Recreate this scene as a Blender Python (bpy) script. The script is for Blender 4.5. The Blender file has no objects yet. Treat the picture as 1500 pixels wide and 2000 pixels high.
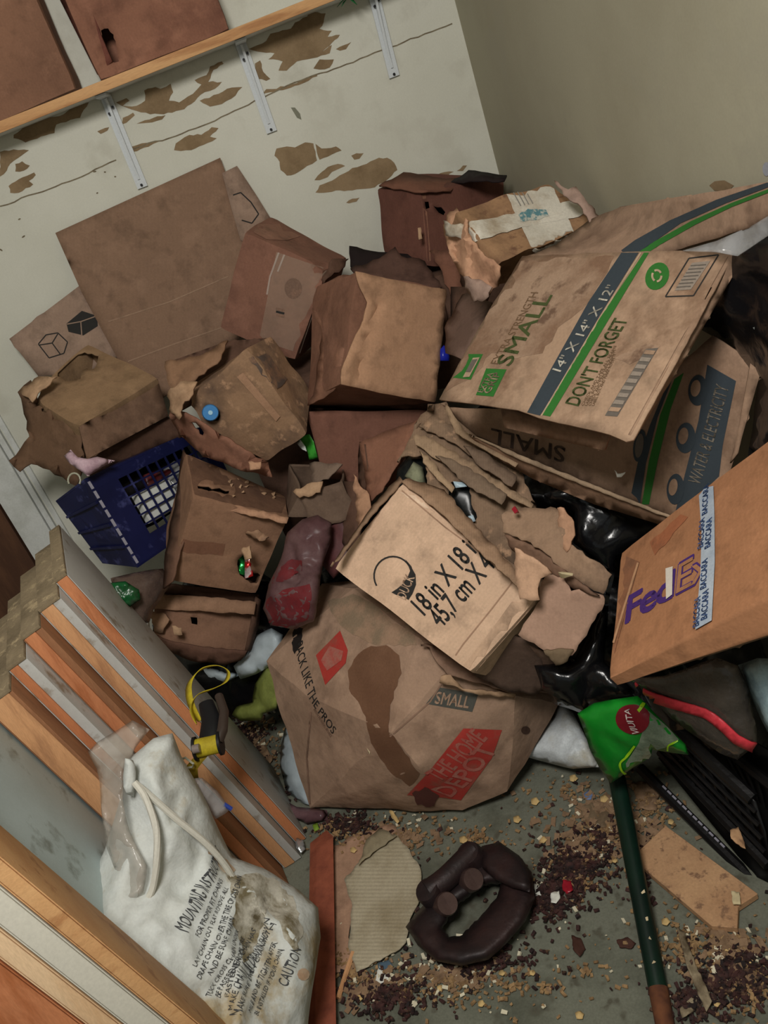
import bpy, bmesh, math, random
import numpy as np
from mathutils import Vector, Matrix, noise
from mathutils.bvhtree import BVHTree
from mathutils.geometry import delaunay_2d_cdt, intersect_point_tri_2d
random.seed(7)
# ------------------------------------------------------------------ camera, light, exposure
sc = bpy.context.scene
COL = sc.collection
FPX, CAMH, PITCH, ROLL = 1650.0, 1.40, math.radians(26.0), math.radians(20.8)
fwd = Vector((0, math.cos(PITCH), -math.sin(PITCH)))
right0 = Vector((1, 0, 0)); up0 = right0.cross(fwd)
IX = math.cos(ROLL)*right0 - math.sin(ROLL)*up0
IY = -math.sin(ROLL)*right0 - math.cos(ROLL)*up0
EYE = Vector((0, 0, CAMH))
cam_d = bpy.data.cameras.new('camera'); cam = bpy.data.objects.new('camera', cam_d); COL.objects.link(cam)
cam_d.sensor_fit = 'VERTICAL'; cam_d.sensor_height = 36.0; cam_d.lens = 36.0*FPX/2000.0
cam_d.clip_start = 0.02
Rm = Matrix((IX, -IY, -fwd)).transposed().to_4x4(); Rm.translation = EYE
cam.matrix_world = Rm
sc.camera = cam
sc.view_settings.view_transform = 'Standard'; sc.view_settings.look = 'None'
sc.view_settings.gamma = 1.0; sc.view_settings.exposure = 0.0
sc.view_settings.use_curve_mapping = False
W = bpy.data.worlds.new('room_ambient'); sc.world = W; W.use_nodes = True
W.node_tree.nodes['Background'].inputs[0].default_value = (0.80, 0.86, 0.84, 1)
W.node_tree.nodes['Background'].inputs[1].default_value = 0.31
def area(name, loc, target, size, energy, col):
    l = bpy.data.lights.new(name, 'AREA'); l.energy = energy; l.size = size; l.shape = 'DISK'; l.color = col
    o = bpy.data.objects.new(name, l); COL.objects.link(o); o.location = loc
    o.rotation_euler = (Vector(target)-Vector(loc)).to_track_quat('-Z', 'Y').to_euler()
    return o
area('ceiling_lamp_light', (-0.15, 0.0, 2.20), (-0.1, 1.3, 0.5), 0.50, 31, (1.0, 0.965, 0.915))

# ------------------------------------------------------------------ pixel <-> world
def ray(x, y): return fwd + IX*((x-750)/FPX) + IY*((y-1000)/FPX)
def P(x, y, d): return EYE + ray(x, y)*d
def onY(x, y, Y): k = ray(x, y); return EYE + k*(Y/k.y)
def onZ(x, y, Z=0.0): k = ray(x, y); return EYE + k*((Z-CAMH)/k.z)
def onX(x, y, X): k = ray(x, y); return EYE + k*(X/k.x)
def proj(p):
    v = Vector(p)-EYE; d = v.dot(fwd); return (750+FPX*v.dot(IX)/d, 1000+FPX*v.dot(IY)/d, d)
def depth_plane(p3):
    """depth function of the plane through three (x, y, depth) points"""
    A = [P(*q) for q in p3]; n = (A[1]-A[0]).cross(A[2]-A[0]); k = n.dot(A[0]-EYE)
    return lambda x, y: k/n.dot(ray(x, y))

# ------------------------------------------------------------------ materials
def s2l(c): c /= 255.0; return c/12.92 if c <= .04045 else ((c+.055)/1.055)**2.4
def rgb(r, g, b): return (s2l(r), s2l(g), s2l(b), 1)
MATS = {}
def mat(name, col, rough=0.8, col2=None, scale=8.0, lo=.45, hi=.62, bump=0.0, bscale=60.0, alpha=1.0, spec=.3, metal=0.0, trans=0.0,
        grain=0.10, stripes=None, sss=0.0, col3=None, scale3=30.0, ior=1.45, distort=0.0, stretch=(1, 1, 1), soft3=False, scuff=0.0):
    if name in MATS: return MATS[name]
    m = bpy.data.materials.new(name); m.use_nodes = True; nt = m.node_tree; N = nt.nodes; L = nt.links
    b = N['Principled BSDF']
    b.inputs['Roughness'].default_value = rough; b.inputs['Metallic'].default_value = metal
    b.inputs['Specular IOR Level'].default_value = spec; b.inputs['Alpha'].default_value = alpha
    b.inputs['Transmission Weight'].default_value = trans; b.inputs['IOR'].default_value = ior
    tc = N.new('ShaderNodeTexCoord'); mp = N.new('ShaderNodeMapping'); mp.inputs['Scale'].default_value = stretch
    L.new(tc.outputs['Object'], mp.inputs['Vector']); V = mp.outputs[0]
    cur = None
    def mix(a, bb, fac):
        x = N.new('ShaderNodeMix'); x.data_type = 'RGBA'
        for s, v in ((x.inputs[6], a), (x.inputs[7], bb)):
            if isinstance(v, tuple): s.default_value = v
            else: L.new(v, s)
        L.new(fac, x.inputs[0]); return x.outputs[2]
    def nz(sc_, lo_, hi_, det=6):
        t = N.new('ShaderNodeTexNoise'); t.inputs['Scale'].default_value = sc_; t.inputs['Detail'].default_value = det
        t.inputs['Roughness'].default_value = .62; t.inputs['Distortion'].default_value = distort
        L.new(V, t.inputs['Vector'])
        r = N.new('ShaderNodeMapRange'); r.inputs[1].default_value = lo_; r.inputs[2].default_value = hi_
        L.new(t.outputs['Fac'], r.inputs[0]); return r.outputs[0]
    cur = col
    if col2: cur = mix(cur, col2, nz(scale, lo, hi))
    if col3: cur = mix(cur, col3, nz(scale3, .5, .85) if soft3 else nz(scale3, .56, .66))
    if scuff: cur = mix(cur, tuple(c*(1-scuff*2) for c in col[:3])+(1,), nz(21.0, .52, .80, 9))
    if grain:
        g = nz(240.0, .3, .7, 3); dk = tuple(c*(1-grain*2) for c in col[:3])+(1,)
        h = N.new('ShaderNodeMix'); h.data_type = 'RGBA'; h.blend_type = 'MULTIPLY'; h.inputs[0].default_value = 1
        if isinstance(cur, tuple): h.inputs[6].default_value = cur
        else: L.new(cur, h.inputs[6])
        cr = N.new('ShaderNodeMapRange'); cr.inputs[3].default_value = 1-grain; cr.inputs[4].default_value = 1+grain
        L.new(g, cr.inputs[0]); L.new(cr.outputs[0], h.inputs[7]); cur = h.outputs[2]
    if stripes:
        wv = N.new('ShaderNodeTexWave'); wv.inputs['Scale'].default_value = stripes[0]; wv.inputs['Distortion'].default_value = stripes[2] if len(stripes) > 2 else .6
        wv.bands_direction = stripes[3] if len(stripes) > 3 else 'X'
        L.new(tc.outputs['UV'] if (len(stripes) < 5) else V, wv.inputs['Vector'])
        cr = N.new('ShaderNodeMapRange'); cr.inputs[3].default_value = 1-stripes[1]; cr.inputs[4].default_value = 1+stripes[1]*.4
        L.new(wv.outputs['Fac'], cr.inputs[0])
        h = N.new('ShaderNodeMix'); h.data_type = 'RGBA'; h.blend_type = 'MULTIPLY'; h.inputs[0].default_value = 1
        if isinstance(cur, tuple): h.inputs[6].default_value = cur
        else: L.new(cur, h.inputs[6])
        L.new(cr.outputs[0], h.inputs[7]); cur = h.outputs[2]
    if isinstance(cur, tuple): b.inputs['Base Color'].default_value = cur
    else: L.new(cur, b.inputs['Base Color'])
    if bump:
        t = N.new('ShaderNodeTexNoise'); t.inputs['Scale'].default_value = bscale; t.inputs['Detail'].default_value = 5
        L.new(V, t.inputs['Vector'])
        bp = N.new('ShaderNodeBump'); bp.inputs['Strength'].default_value = bump; bp.inputs['Distance'].default_value = .004
        L.new(t.outputs['Fac'], bp.inputs['Height']); L.new(bp.outputs[0], b.inputs['Normal'])
    MATS[name] = m; return m
def desat(c, k=.85):
    g = .3*c[0]+.59*c[1]+.11*c[2]; q = [g+(v-g)*k for v in c]; return (q[0]*.985, q[1]*.99, q[2]*.975)
def card(name, c, dirt=(92, 72, 56), lo=.5, hi=.72, scale=7, rough=.85, stripes=(45, .016, .3), spots=None):
    if 'cardboard_'+name in MATS: return MATS['cardboard_'+name]
    return mat('cardboard_'+name, rgb(*desat(c)), rough, rgb(*desat(dirt)), scale, lo, hi, bump=.35, bscale=55, spec=.22, grain=.07, stripes=stripes,
               col3=rgb(*(spots or tuple(min(255, v*1.12+6) for v in desat(c)))), scale3=34 if spots else 16, soft3=not spots, scuff=.22)
def paint(name, c, rough=.6, **k):
    if name in MATS: return MATS[name]
    return mat(name, rgb(*c), rough, grain=k.pop('grain', .06), **k)
def film(name, c, alpha=.35, rough=.12, spec=.5):
    if name in MATS: return MATS[name]
    return mat(name, rgb(*c), rough, alpha=alpha, spec=spec, grain=.04, bump=.6, bscale=45)

# ------------------------------------------------------------------ things, meshes
def thing(name, label, cat, loc, group=None):
    o = bpy.data.objects.new(name, None); COL.objects.link(o); o.location = loc; o.empty_display_size = .05
    o['label'] = label; o['category'] = cat
    if group: o['group'] = group
    return o
def tag(o, label, cat, group=None, kind=None):
    if label: o['label'] = label
    if cat: o['category'] = cat
    if group: o['group'] = group
    if kind: o['kind'] = kind
    return o
SURF = {}
def link(name, V, Fc, m, parent=None, smooth=True, thick=0.0, sharp=40, uv=None, origin=None, off=-1.0, mats=None, midx=None, bvh=False):
    """world-space verts -> ONE mesh object; origin at parent (if any) or at its base"""
    V = [Vector(v) for v in V]
    if parent: org = world_loc(parent)
    elif origin is not None: org = Vector(origin)
    else:
        org = Vector((sum(v.x for v in V)/len(V), sum(v.y for v in V)/len(V), min(v.z for v in V)))
    me = bpy.data.meshes.new(name); me.from_pydata([tuple(v-org) for v in V], [], Fc)
    if uv:
        lay = me.uv_layers.new(name='UVMap')
        for li, lp in enumerate(me.loops): lay.data[li].uv = uv[lp.vertex_index]
    for mm in (mats or [m]): me.materials.append(mm)
    if midx: me.polygons.foreach_set('material_index', midx)
    me.validate()
    if smooth:
        me.shade_smooth()
        if sharp: me.set_sharp_from_angle(angle=math.radians(sharp))
    o = bpy.data.objects.new(name, me); COL.objects.link(o)
    if parent: o.parent = parent; o.location = (0, 0, 0)
    else: o.location = org
    if thick:
        md = o.modifiers.new('thickness', 'SOLIDIFY'); md.thickness = thick; md.offset = off; md.use_even_offset = False
    if bvh: SURF[o.name] = BVHTree.FromPolygons([tuple(v) for v in V], Fc)
    return o
def world_loc(o):
    l = Vector(o.location)
    while o.parent: o = o.parent; l += Vector(o.location)
    return l
def nvec(p, f, a, seed=0.0, octs=2):
    p = Vector(p)*f + Vector((seed*3.1, seed*1.7, -seed*2.3)); r = Vector((0, 0, 0)); am = a
    for i in range(octs):
        r += noise.noise_vector(p)*am; p = p*2.1; am *= .45
    return r
def inpoly(x, y, poly):
    c = False; j = len(poly)-1
    for i in range(len(poly)):
        xi, yi = poly[i][0], poly[i][1]; xj, yj = poly[j][0], poly[j][1]
        if (yi > y) != (yj > y) and x < (xj-xi)*(y-yi)/(yj-yi)+xi: c = not c
        j = i
    return c
def resample(poly, sp, jag=0.0, rnd=None, closed=True):
    rnd = rnd or random; out = []; n = len(poly)
    for i in range(n if closed else n-1):
        a = poly[i]; b = poly[(i+1) % n]; L = math.hypot(b[0]-a[0], b[1]-a[1]); k = max(1, int(round(L/sp)))
        for j in range(k):
            t = j/k; q = [a[m]+(b[m]-a[m])*t for m in range(len(a))]
            if jag and j:
                nx, ny = -(b[1]-a[1])/L, (b[0]-a[0])/L; r = rnd.uniform(-jag, jag); q[0] += nx*r; q[1] += ny*r
            out.append(tuple(q))
    return out
def segd(x, y, a, b):
    dx, dy = b[0]-a[0], b[1]-a[1]; l = dx*dx+dy*dy
    t = 0 if l == 0 else max(0, min(1, ((x-a[0])*dx+(y-a[1])*dy)/l))
    return math.hypot(x-a[0]-dx*t, y-a[1]-dy*t)
def pxmesh(outline, sp, dep=None, jag=0.0, holes=(), seed=1):
    """triangulated patch inside an outline; returns pts [(x,y)], tris, depth list, edge distance list, boundary flags"""
    rnd = random.Random(seed)
    ol = resample(outline, sp, jag, rnd); hl = [resample(h, sp*.7, sp*.22, rnd) for h in holes]
    pts = [(q[0], q[1]) for q in ol]; edges = [(i, (i+1) % len(ol)) for i in range(len(ol))]
    for h in hl:
        b = len(pts); pts += [(q[0], q[1]) for q in h]; edges += [(b+i, b+(i+1) % len(h)) for i in range(len(h))]
    xs = [p[0] for p in ol]; ys = [p[1] for p in ol]
    y = min(ys)+sp*.5; row = 0
    while y < max(ys):
        x = min(xs)+sp*(.5 if row % 2 else 0)
        while x < max(xs):
            qx, qy = x+rnd.uniform(-.2, .2)*sp, y+rnd.uniform(-.2, .2)*sp
            if inpoly(qx, qy, ol) and not any(inpoly(qx, qy, h) for h in hl):
                dm = min(segd(qx, qy, ol[i], ol[(i+1) % len(ol)]) for i in range(len(ol)))
                for h in hl: dm = min(dm, min(segd(qx, qy, h[i], h[(i+1) % len(h)]) for i in range(len(h))))
                if dm > sp*.45: pts.append((qx, qy))
            x += sp
        y += sp*.87; row += 1
    res = delaunay_2d_cdt([Vector(p) for p in pts], edges, [], 0, 1e-5)
    vs, fs = res[0], res[2]
    tris = []
    for f in fs:
        cx = sum(vs[i].x for i in f)/3; cy = sum(vs[i].y for i in f)/3
        if inpoly(cx, cy, ol) and not any(inpoly(cx, cy, h) for h in hl): tris.append(tuple(f))
    pts2 = [(v.x, v.y) for v in vs]
    oa = np.array([(q[0], q[1]) for q in ol]); n = len(ol)
    depth = []
    od = np.array([q[2] for q in ol]) if dep is None else None
    ed = []
    for (x, y) in pts2:
        ed.append(min([segd(x, y, ol[i], ol[(i+1) % n]) for i in range(n)]+[segd(x, y, h[i], h[(i+1) % len(h)]) for h in hl for i in range(len(h))]))
        if dep is not None: depth.append(dep(x, y)); continue
        if ed[-1] < 1e-3 and not hl:
            j = int(np.argmin((oa[:, 0]-x)**2+(oa[:, 1]-y)**2)); depth.append(float(od[j])); continue
        d = oa-np.array((x, y)); r = np.hypot(d[:, 0], d[:, 1])+1e-9
        dn = np.roll(d, -1, 0); rn = np.roll(r, -1)
        cr = d[:, 0]*dn[:, 1]-d[:, 1]*dn[:, 0]; dt = (d*dn).sum(1)
        tn = np.where(np.abs(cr) > 1e-9, (r*rn-dt)/np.where(np.abs(cr) > 1e-9, cr, 1), 0)
        w = (tn+np.roll(tn, 1))/r; depth.append(float((w*od).sum()/w.sum()))
    return pts2, tris, depth, ed
def face_cam(V, t):
    n = (V[t[1]]-V[t[0]]).cross(V[t[2]]-V[t[0]])
    return t if n.dot(EYE-V[t[0]]) > 0 else (t[0], t[2], t[1])
def sheet(name, outline, m, parent=None, plane=None, sp=16, jag=0.0, amp=.004, freq=9, thick=.004, holes=(), seed=1, sharp=40, clampw=True, fold=None, bvh=True):
    """thin board or torn cardboard with real thickness; outline [(x,y,d)] or [(x,y)] with plane"""
    dep = depth_plane(plane) if plane else None
    pts, tris, dp, ed = pxmesh(outline, sp, dep, jag, holes, seed)
    V = []
    for (x, y), d in zip(pts, dp):
        if fold: d += fold(x, y)
        p = P(x, y, d); p += ray(x, y)*noise.noise(p*freq+Vector((seed, 0, 0)))*amp*1.6
        V.append(keep(p) if clampw else p)
    tris = [face_cam(V, t) for t in tris]
    o = link(name, V, tris, m, parent, thick=thick, sharp=sharp, uv=[(p[0]/FPX*1.6, p[1]/FPX*1.6) for p in pts], bvh=bvh)
    return o
RW, BW = 0.595, 2.30
def keep(p, e=.006):
    p.x = min(p.x, RW-e); p.y = min(p.y, BW-e); p.z = max(p.z, .004); return p
def blob(name, outline, m, parent=None, plane=None, sp=16, bulge=.05, back=.05, amp=.006, freq=14, ridge=0.0, rfreq=10, seed=1, jag=0.0, sharp=0, tmax=None, holes=(), pw=.5, keepin=True):
    """closed pillow-like bag with front and back skins"""
    dep = depth_plane(plane) if plane else None
    pts, tris, dp, ed = pxmesh(outline, sp, dep, jag, holes, seed)
    tm = tmax or max(ed)*.9; n = len(pts)
    def wr(p, k):
        q = p*rfreq+Vector((seed*1.3, seed*.7, 0)); r = 0; a = 1
        for i in range(3): r += a*(1-abs(noise.noise(q))*2); q = q*2.05; a *= .5
        return nvec(p, freq, amp, seed)+ray(*k)*(-(r-.9)*ridge)
    Fv = []; Bv = []; idx = {}
    V = []
    for i, (q, d, e) in enumerate(zip(pts, dp, ed)):
        t = min(1, e/tm); pr = (1-(1-t)**2)**pw
        p = P(q[0], q[1], d-bulge*pr); V.append(p+wr(p, q)*(0.35+.65*min(1, t*2)))
    bmap = {}
    for i, (q, d, e) in enumerate(zip(pts, dp, ed)):
        if e < 1e-3: bmap[i] = i
        else:
            t = min(1, e/tm); pr = (1-(1-t)**2)**pw
            p = P(q[0], q[1], d+back*pr+.001); bmap[i] = len(V); V.append(p+nvec(p, freq, amp*.6, seed+5))
    if keepin: V = [keep(v) for v in V]
    tf = [face_cam(V, t) for t in tris]
    tb = [(bmap[t[0]], bmap[t[2]], bmap[t[1]]) for t in tf]
    o = link(name, V, tf+tb, m, parent, sharp=sharp, uv=None, bvh=True)
    return o
LAB = ('LFB', 'RFB', 'RFT', 'LFT', 'LBB', 'RBB', 'RBT', 'LBT')
FACES = {'front': ('LFB', 'RFB', 'RFT', 'LFT'), 'right': ('RFB', 'RBB', 'RBT', 'RFT'), 'back': ('RBB', 'LBB', 'LBT', 'RBT'),
         'left': ('LBB', 'LFB', 'LFT', 'LBT'), 'top': ('LFT', 'RFT', 'RBT', 'LBT'), 'bottom': ('LBB', 'RBB', 'RFB', 'LFB')}
def crush_box(parent, co, m, name='body', n=14, amp=.004, freq=7, thick=.004, openf=(), holes={}, seed=1, dents=(), soft=.012, keepin=True):
    """corrugated box shell from eight corners; holes: {face:[pixel polygons]}"""
    cen = sum((co[k] for k in LAB), Vector())/8
    V = []; Fc = []; UV = []; key = {}
    flipw = (co['RFB']-co['LFB']).cross(co['LBB']-co['LFB']).dot(co['LFT']-co['LFB']) < 0
    def disp(p):
        q = p + nvec(p, freq, amp, seed)
        for (dp, r, dep_) in dents:
            t = (p-dp).length/r
            if t < 1: q += (cen-p).normalized()*dep_*(1-t*t)**2
        return keep(q) if keepin else q
    def add(p, uv, edge):
        k = (round(p.x, 4), round(p.y, 4), round(p.z, 4))
        if edge and k in key: return key[k]
        q = disp(p + (cen-p)*soft*(edge if edge else 0)); V.append(q); UV.append(uv)
        if edge: key[k] = len(V)-1
        return len(V)-1
    for fn, ks in FACES.items():
        if fn in openf: continue
        a, b, c, d = (co[k] for k in ks)
        W_, H_ = (b-a).length, (d-a).length
        bil = lambda u, v: a*(1-u)*(1-v)+b*u*(1-v)+c*u*v+d*(1-u)*v
        def edg(i, j): return (1 if i in (0, n) else 0)+(1 if j in (0, n) else 0)
        if fn not in holes:
            ids = [[add(bil(i/n, j/n), (i/n*W_, j/n*H_), edg(i, j)) for i in range(n+1)] for j in range(n+1)]
            for j in range(n):
                for i in range(n): Fc.append((ids[j][i], ids[j][i+1], ids[j+1][i+1], ids[j+1][i]))
        else:
            rnd = random.Random(seed); polys = []
            for h in holes[fn]:
                pu = []
                for q in resample(h, 7, 2.2, rnd):
                    u = v = .5
                    for it in range(12):
                        x, y, _ = proj(bil(u, v)); ex, ey = q[0]-x, q[1]-y
                        xu, yu, _ = proj(bil(u+.01, v)); xv, yv, _ = proj(bil(u, v+.01))
                        A = np.array([[xu-x, xv-x], [yu-y, yv-y]])*100
                        s = np.linalg.solve(A+np.eye(2)*1e-6, np.array([ex, ey])); u += float(s[0]); v += float(s[1])
                    pu.append((min(.97, max(.03, u)), min(.97, max(.03, v))))
                polys.append(pu)
            pts = []; inf = []; ed = []
            per = [(i, 0) for i in range(n)]+[(n, j) for j in range(n)]+[(n-i, n) for i in range(n)]+[(0, n-j) for j in range(n)]
            for (i, j) in per: pts.append((i/n, j/n)); inf.append(edg(i, j))
            ed = [(i, (i+1) % len(per)) for i in range(len(per))]
            for h in polys:
                b0 = len(pts); pts += h; inf += [0]*len(h); ed += [(b0+i, b0+(i+1) % len(h)) for i in range(len(h))]
            for i in range(1, n):
                for j in range(1, n):
                    u, v = i/n, j/n
                    if not any(inpoly(u, v, h) or min(segd(u, v, h[q], h[(q+1) % len(h)]) for q in range(len(h))) < .4/n for h in polys): pts.append((u, v)); inf.append(0)
            r = delaunay_2d_cdt([Vector(p) for p in pts], ed, [], 0, 1e-6)
            ids = [add(bil(v.x, v.y), (v.x*W_, v.y*H_), inf[r[3][i][0]] if r[3][i] else 0) for i, v in enumerate(r[0])]
            for f in r[2]:
                u = sum(r[0][i].x for i in f)/3; v = sum(r[0][i].y for i in f)/3
                if not any(inpoly(u, v, h) for h in polys): Fc.append(tuple(ids[i] for i in f))
    # outward winding
    g = []
    for f in Fc:
        g.append(f[::-1] if flipw else f)
    o = link(name, V, g, m, parent, thick=thick, sharp=38, uv=UV, bvh=True)
    return o
def corners(**k):
    """eight corners as (px, py, depth)"""
    return {a: keep(P(*b)) for a, b in k.items()}
def hexa(name, co, m, parent=None, bev=.0015, sharp=30):
    """solid block from eight corners (dict as in corners)"""
    bm = bmesh.new(); vs = {k: bm.verts.new(co[k]) for k in LAB}
    for ks in FACES.values(): bm.faces.new([vs[k] for k in ks])
    bmesh.ops.recalc_face_normals(bm, faces=bm.faces)
    if bev: bmesh.ops.bevel(bm, geom=bm.edges[:], offset=bev, segments=2, affect='EDGES', profile=.6)
    bm.verts.index_update()
    V = [v.co.copy() for v in bm.verts]; Fc = [tuple(v.index for v in f.verts) for f in bm.faces]; bm.free()
    return link(name, V, Fc, m, parent, sharp=sharp, bvh=True)
def hull(name, pts, m, parent=None, cuts=4, amp=.004, freq=9, seed=1, sharp=28, bev=0):
    bm = bmesh.new()
    for p in pts: bm.verts.new(p)
    r = bmesh.ops.convex_hull(bm, input=bm.verts[:])
    bmesh.ops.delete(bm, geom=[v for v in bm.verts if not v.link_faces], context='VERTS')
    if bev: bmesh.ops.bevel(bm, geom=bm.edges[:], offset=bev, segments=2, affect='EDGES')
    bmesh.ops.triangulate(bm, faces=bm.faces[:])
    for c in range(cuts):
        L = [e for e in bm.edges if e.calc_length() > .022]
        if not L: break
        bmesh.ops.subdivide_edges(bm, edges=L, cuts=1, use_grid_fill=False)
        bmesh.ops.triangulate(bm, faces=bm.faces[:])
    for v in bm.verts: v.co = keep(v.co+nvec(v.co, freq, amp, seed, 3))
    bmesh.ops.recalc_face_normals(bm, faces=bm.faces)
    bm.verts.index_update()
    V = [v.co.copy() for v in bm.verts]; Fc = [tuple(v.index for v in f.verts) for f in bm.faces]; bm.free()
    return link(name, V, Fc, m, parent, sharp=sharp, bvh=True)
def tube(name, pts, r, m, parent=None, seg=10, caps=True, sharp=40, flat=1.0):
    """tube along world points; r scalar or list"""
    pts = [Vector(p) for p in pts]; n = len(pts); V = []; Fc = []
    up = Vector((.13, .2, 1)).normalized()
    for i, p in enumerate(pts):
        t = (pts[min(i+1, n-1)]-pts[max(i-1, 0)]).normalized()
        a = t.cross(up)
        if a.length < .1: a = t.cross(Vector((1, 0, 0)))
        a.normalize(); b = a.cross(t); rr = r[i] if isinstance(r, (list, tuple)) else r
        for k in range(seg):
            th = 2*math.pi*k/seg; V.append(p+a*math.cos(th)*rr+b*math.sin(th)*rr*flat)
    for i in range(n-1):
        for k in range(seg):
            Fc.append((i*seg+k, i*seg+(k+1) % seg, (i+1)*seg+(k+1) % seg, (i+1)*seg+k))
    if caps: Fc.append(tuple(range(seg-1, -1, -1))); Fc.append(tuple((n-1)*seg+k for k in range(seg)))
    return link(name, V, Fc, m, parent, sharp=sharp)
def ribbon(name, pts, w, m, parent=None, thick=.0012, nrm=None):
    """flat strap along pts; pts [(pos, width_dir)]"""
    V = []; Fc = []
    for p, d in pts:
        d = Vector(d).normalized()*w/2; V += [Vector(p)-d, Vector(p)+d]
    for i in range(len(pts)-1): Fc.append((2*i, 2*i+1, 2*i+3, 2*i+2))
    return link(name, V, Fc, m, parent, thick=thick, sharp=0, off=0)
def spline(pts, k=6):
    out = []; n = len(pts); pts = [tuple(p) for p in pts]
    for i in range(n-1):
        p0, p1, p2, p3 = pts[max(i-1, 0)], pts[i], pts[i+1], pts[min(i+2, n-1)]
        for j in range(k):
            t = j/k; out.append(tuple(.5*((2*b)+(-a+c)*t+(2*a-5*b+4*c-d)*t*t+(-a+3*b-3*c+d)*t**3) for a, b, c, d in zip(p0, p1, p2, p3)))
    out.append(pts[-1]); return out
# ------------------------------------------------------------------ prints laid on surfaces
def hit(o, x, y):
    k = ray(x, y).normalized(); r = SURF[o.name].ray_cast(EYE, k, 6)
    return (r[0], r[1]) if r[0] is not None else (None, None)
def drape(o, V, n, off):
    out = []; S = SURF[o.name]
    for p in V:
        r = S.ray_cast(p+n*.08, -n, .2)
        if r[0] is None: out.append(p+n*off)
        else:
            nn = r[1] if r[1].dot(n) > 0 else -r[1]
            out.append(r[0]+nn*off)
    return out
def refine(V, T, L):
    """bisect every triangle edge longer than L"""
    V = [Vector(v) for v in V]
    for c in range(5):
        mid = {}; out = []
        def m(a, b):
            k = (min(a, b), max(a, b))
            if k not in mid:
                mid[k] = None
                if (V[a]-V[b]).length > L: V.append((V[a]+V[b])*.5); mid[k] = len(V)-1
            return mid[k]
        for (a, b, c_) in T:
            ab, bc, ca = m(a, b), m(b, c_), m(c_, a); n = sum(x is not None for x in (ab, bc, ca))
            if n == 0: out.append((a, b, c_)); continue
            if n == 3: out += [(a, ab, ca), (ab, b, bc), (ca, bc, c_), (ab, bc, ca)]; continue
            while (ab is None) or (n == 2 and ca is not None): a, b, c_, ab, bc, ca = b, c_, a, bc, ca, ab
            if n == 1: out += [(a, ab, c_), (ab, b, c_)]
            else: out += [(a, ab, c_), (ab, b, bc), (ab, bc, c_)]
        T = out
        if not any(v is not None for v in mid.values()): break
    return V, T
def bm_out(bm):
    bm.verts.index_update(); V = [v.co.copy() for v in bm.verts]; Fc = [tuple(v.index for v in f.verts) for f in bm.faces]; bm.free(); return V, Fc
TXT = {}
def text_mesh(s, bold=.0, space=1.0, shear=0.0):
    k = (s, bold, space, shear)
    if k in TXT: return TXT[k]
    cu = bpy.data.curves.new('lettering', 'FONT'); cu.body = s; cu.space_character = space; cu.shear = shear; cu.resolution_u = 3
    ob = bpy.data.objects.new('lettering', cu); COL.objects.link(ob)
    dg = bpy.context.evaluated_depsgraph_get(); me = bpy.data.meshes.new_from_object(ob.evaluated_get(dg))
    V = [tuple(v.co) for v in me.vertices]; Fc = [tuple(p.vertices) for p in me.polygons]
    bpy.data.objects.remove(ob); bpy.data.curves.remove(cu); bpy.data.meshes.remove(me)
    if bold > 0:
        V0, F0 = V, Fc; V = []; Fc = []
        for dx, dy in ((0, 0), (bold, 0), (-bold, 0), (0, bold), (0, -bold), (bold*.7, bold*.7), (-bold*.7, -bold*.7)):
            b0 = len(V); V += [(x+dx, y+dy, z) for x, y, z in V0]; Fc += [tuple(i+b0 for i in f) for f in F0]
    TXT[k] = (V, Fc); return TXT[k]
def lettering(target, s, p0, p1, h, m, parent, bold=.0, off=.0012, name='lettering', label=None, flip=1, space=1.0, shear=0.0, upx=None):
    """text whose baseline runs from pixel p0 to pixel p1 on the target surface; h letter height in metres; upx: pixel point lying on the upper side"""
    a, na = hit(target, *p0); b, nb = hit(target, *p1)
    if a is None or b is None: print('lettering missed', s, p0, p1, target.name); return None
    n = na+nb; n.normalize()
    if n.dot(EYE-a) < 0: n = -n
    ex = (b-a); L = ex.length; ex.normalize(); n = (n-ex*n.dot(ex)).normalized(); ey = n.cross(ex)
    V, Fc = text_mesh(s, bold, space, shear)
    if not V: return None
    x0 = min(v[0] for v in V); x1 = max(v[0] for v in V); y1 = max(v[1] for v in V)
    V2 = [a+ex*((v[0]-x0)/(x1-x0)*L)+ey*(v[1]/.73*h) for v in V]
    V2, F2 = refine(V2, [(f[0], f[k], f[k+1]) for f in Fc for k in range(1, len(f)-1)], .02)
    o = link(name, drape(target, V2, n, off), F2, m, parent, smooth=False)
    if label: o['label'] = label
    return o
def decal(target, poly, m, parent, name='print', off=.0008, sp=14, holes=(), jag=0, seed=1, label=None, thick=0):
    """flat print or tape whose outline is a pixel polygon cast on the target surface"""
    pts, tris, dp, ed = pxmesh([(x, y) for x, y in poly], sp, lambda x, y: 1.0, jag, holes, seed)
    V = []; ok = []
    last = None
    for (x, y) in pts:
        p, n = hit(target, x, y)
        if p is None: V.append(None); continue
        if n.dot(EYE-p) < 0: n = -n
        V.append(p+n*off)
    tris = [t for t in tris if all(V[i] is not None for i in t)]
    dmed = sorted((v-EYE).length for v in V if v is not None)
    if not tris: print('decal missed', name, poly[0]); return None
    V = [v if v is not None else Vector(EYE) for v in V]
    used = sorted({i for t in tris for i in t}); mp = {i: j for j, i in enumerate(used)}
    V = [V[i] for i in used]; tris = [tuple(mp[i] for i in t) for t in tris]
    tris = [face_cam(V, t) for t in tris]
    o = link(name, V, tris, m, parent, thick=thick, off=1.0)
    if label: o['label'] = label
    return o
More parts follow.
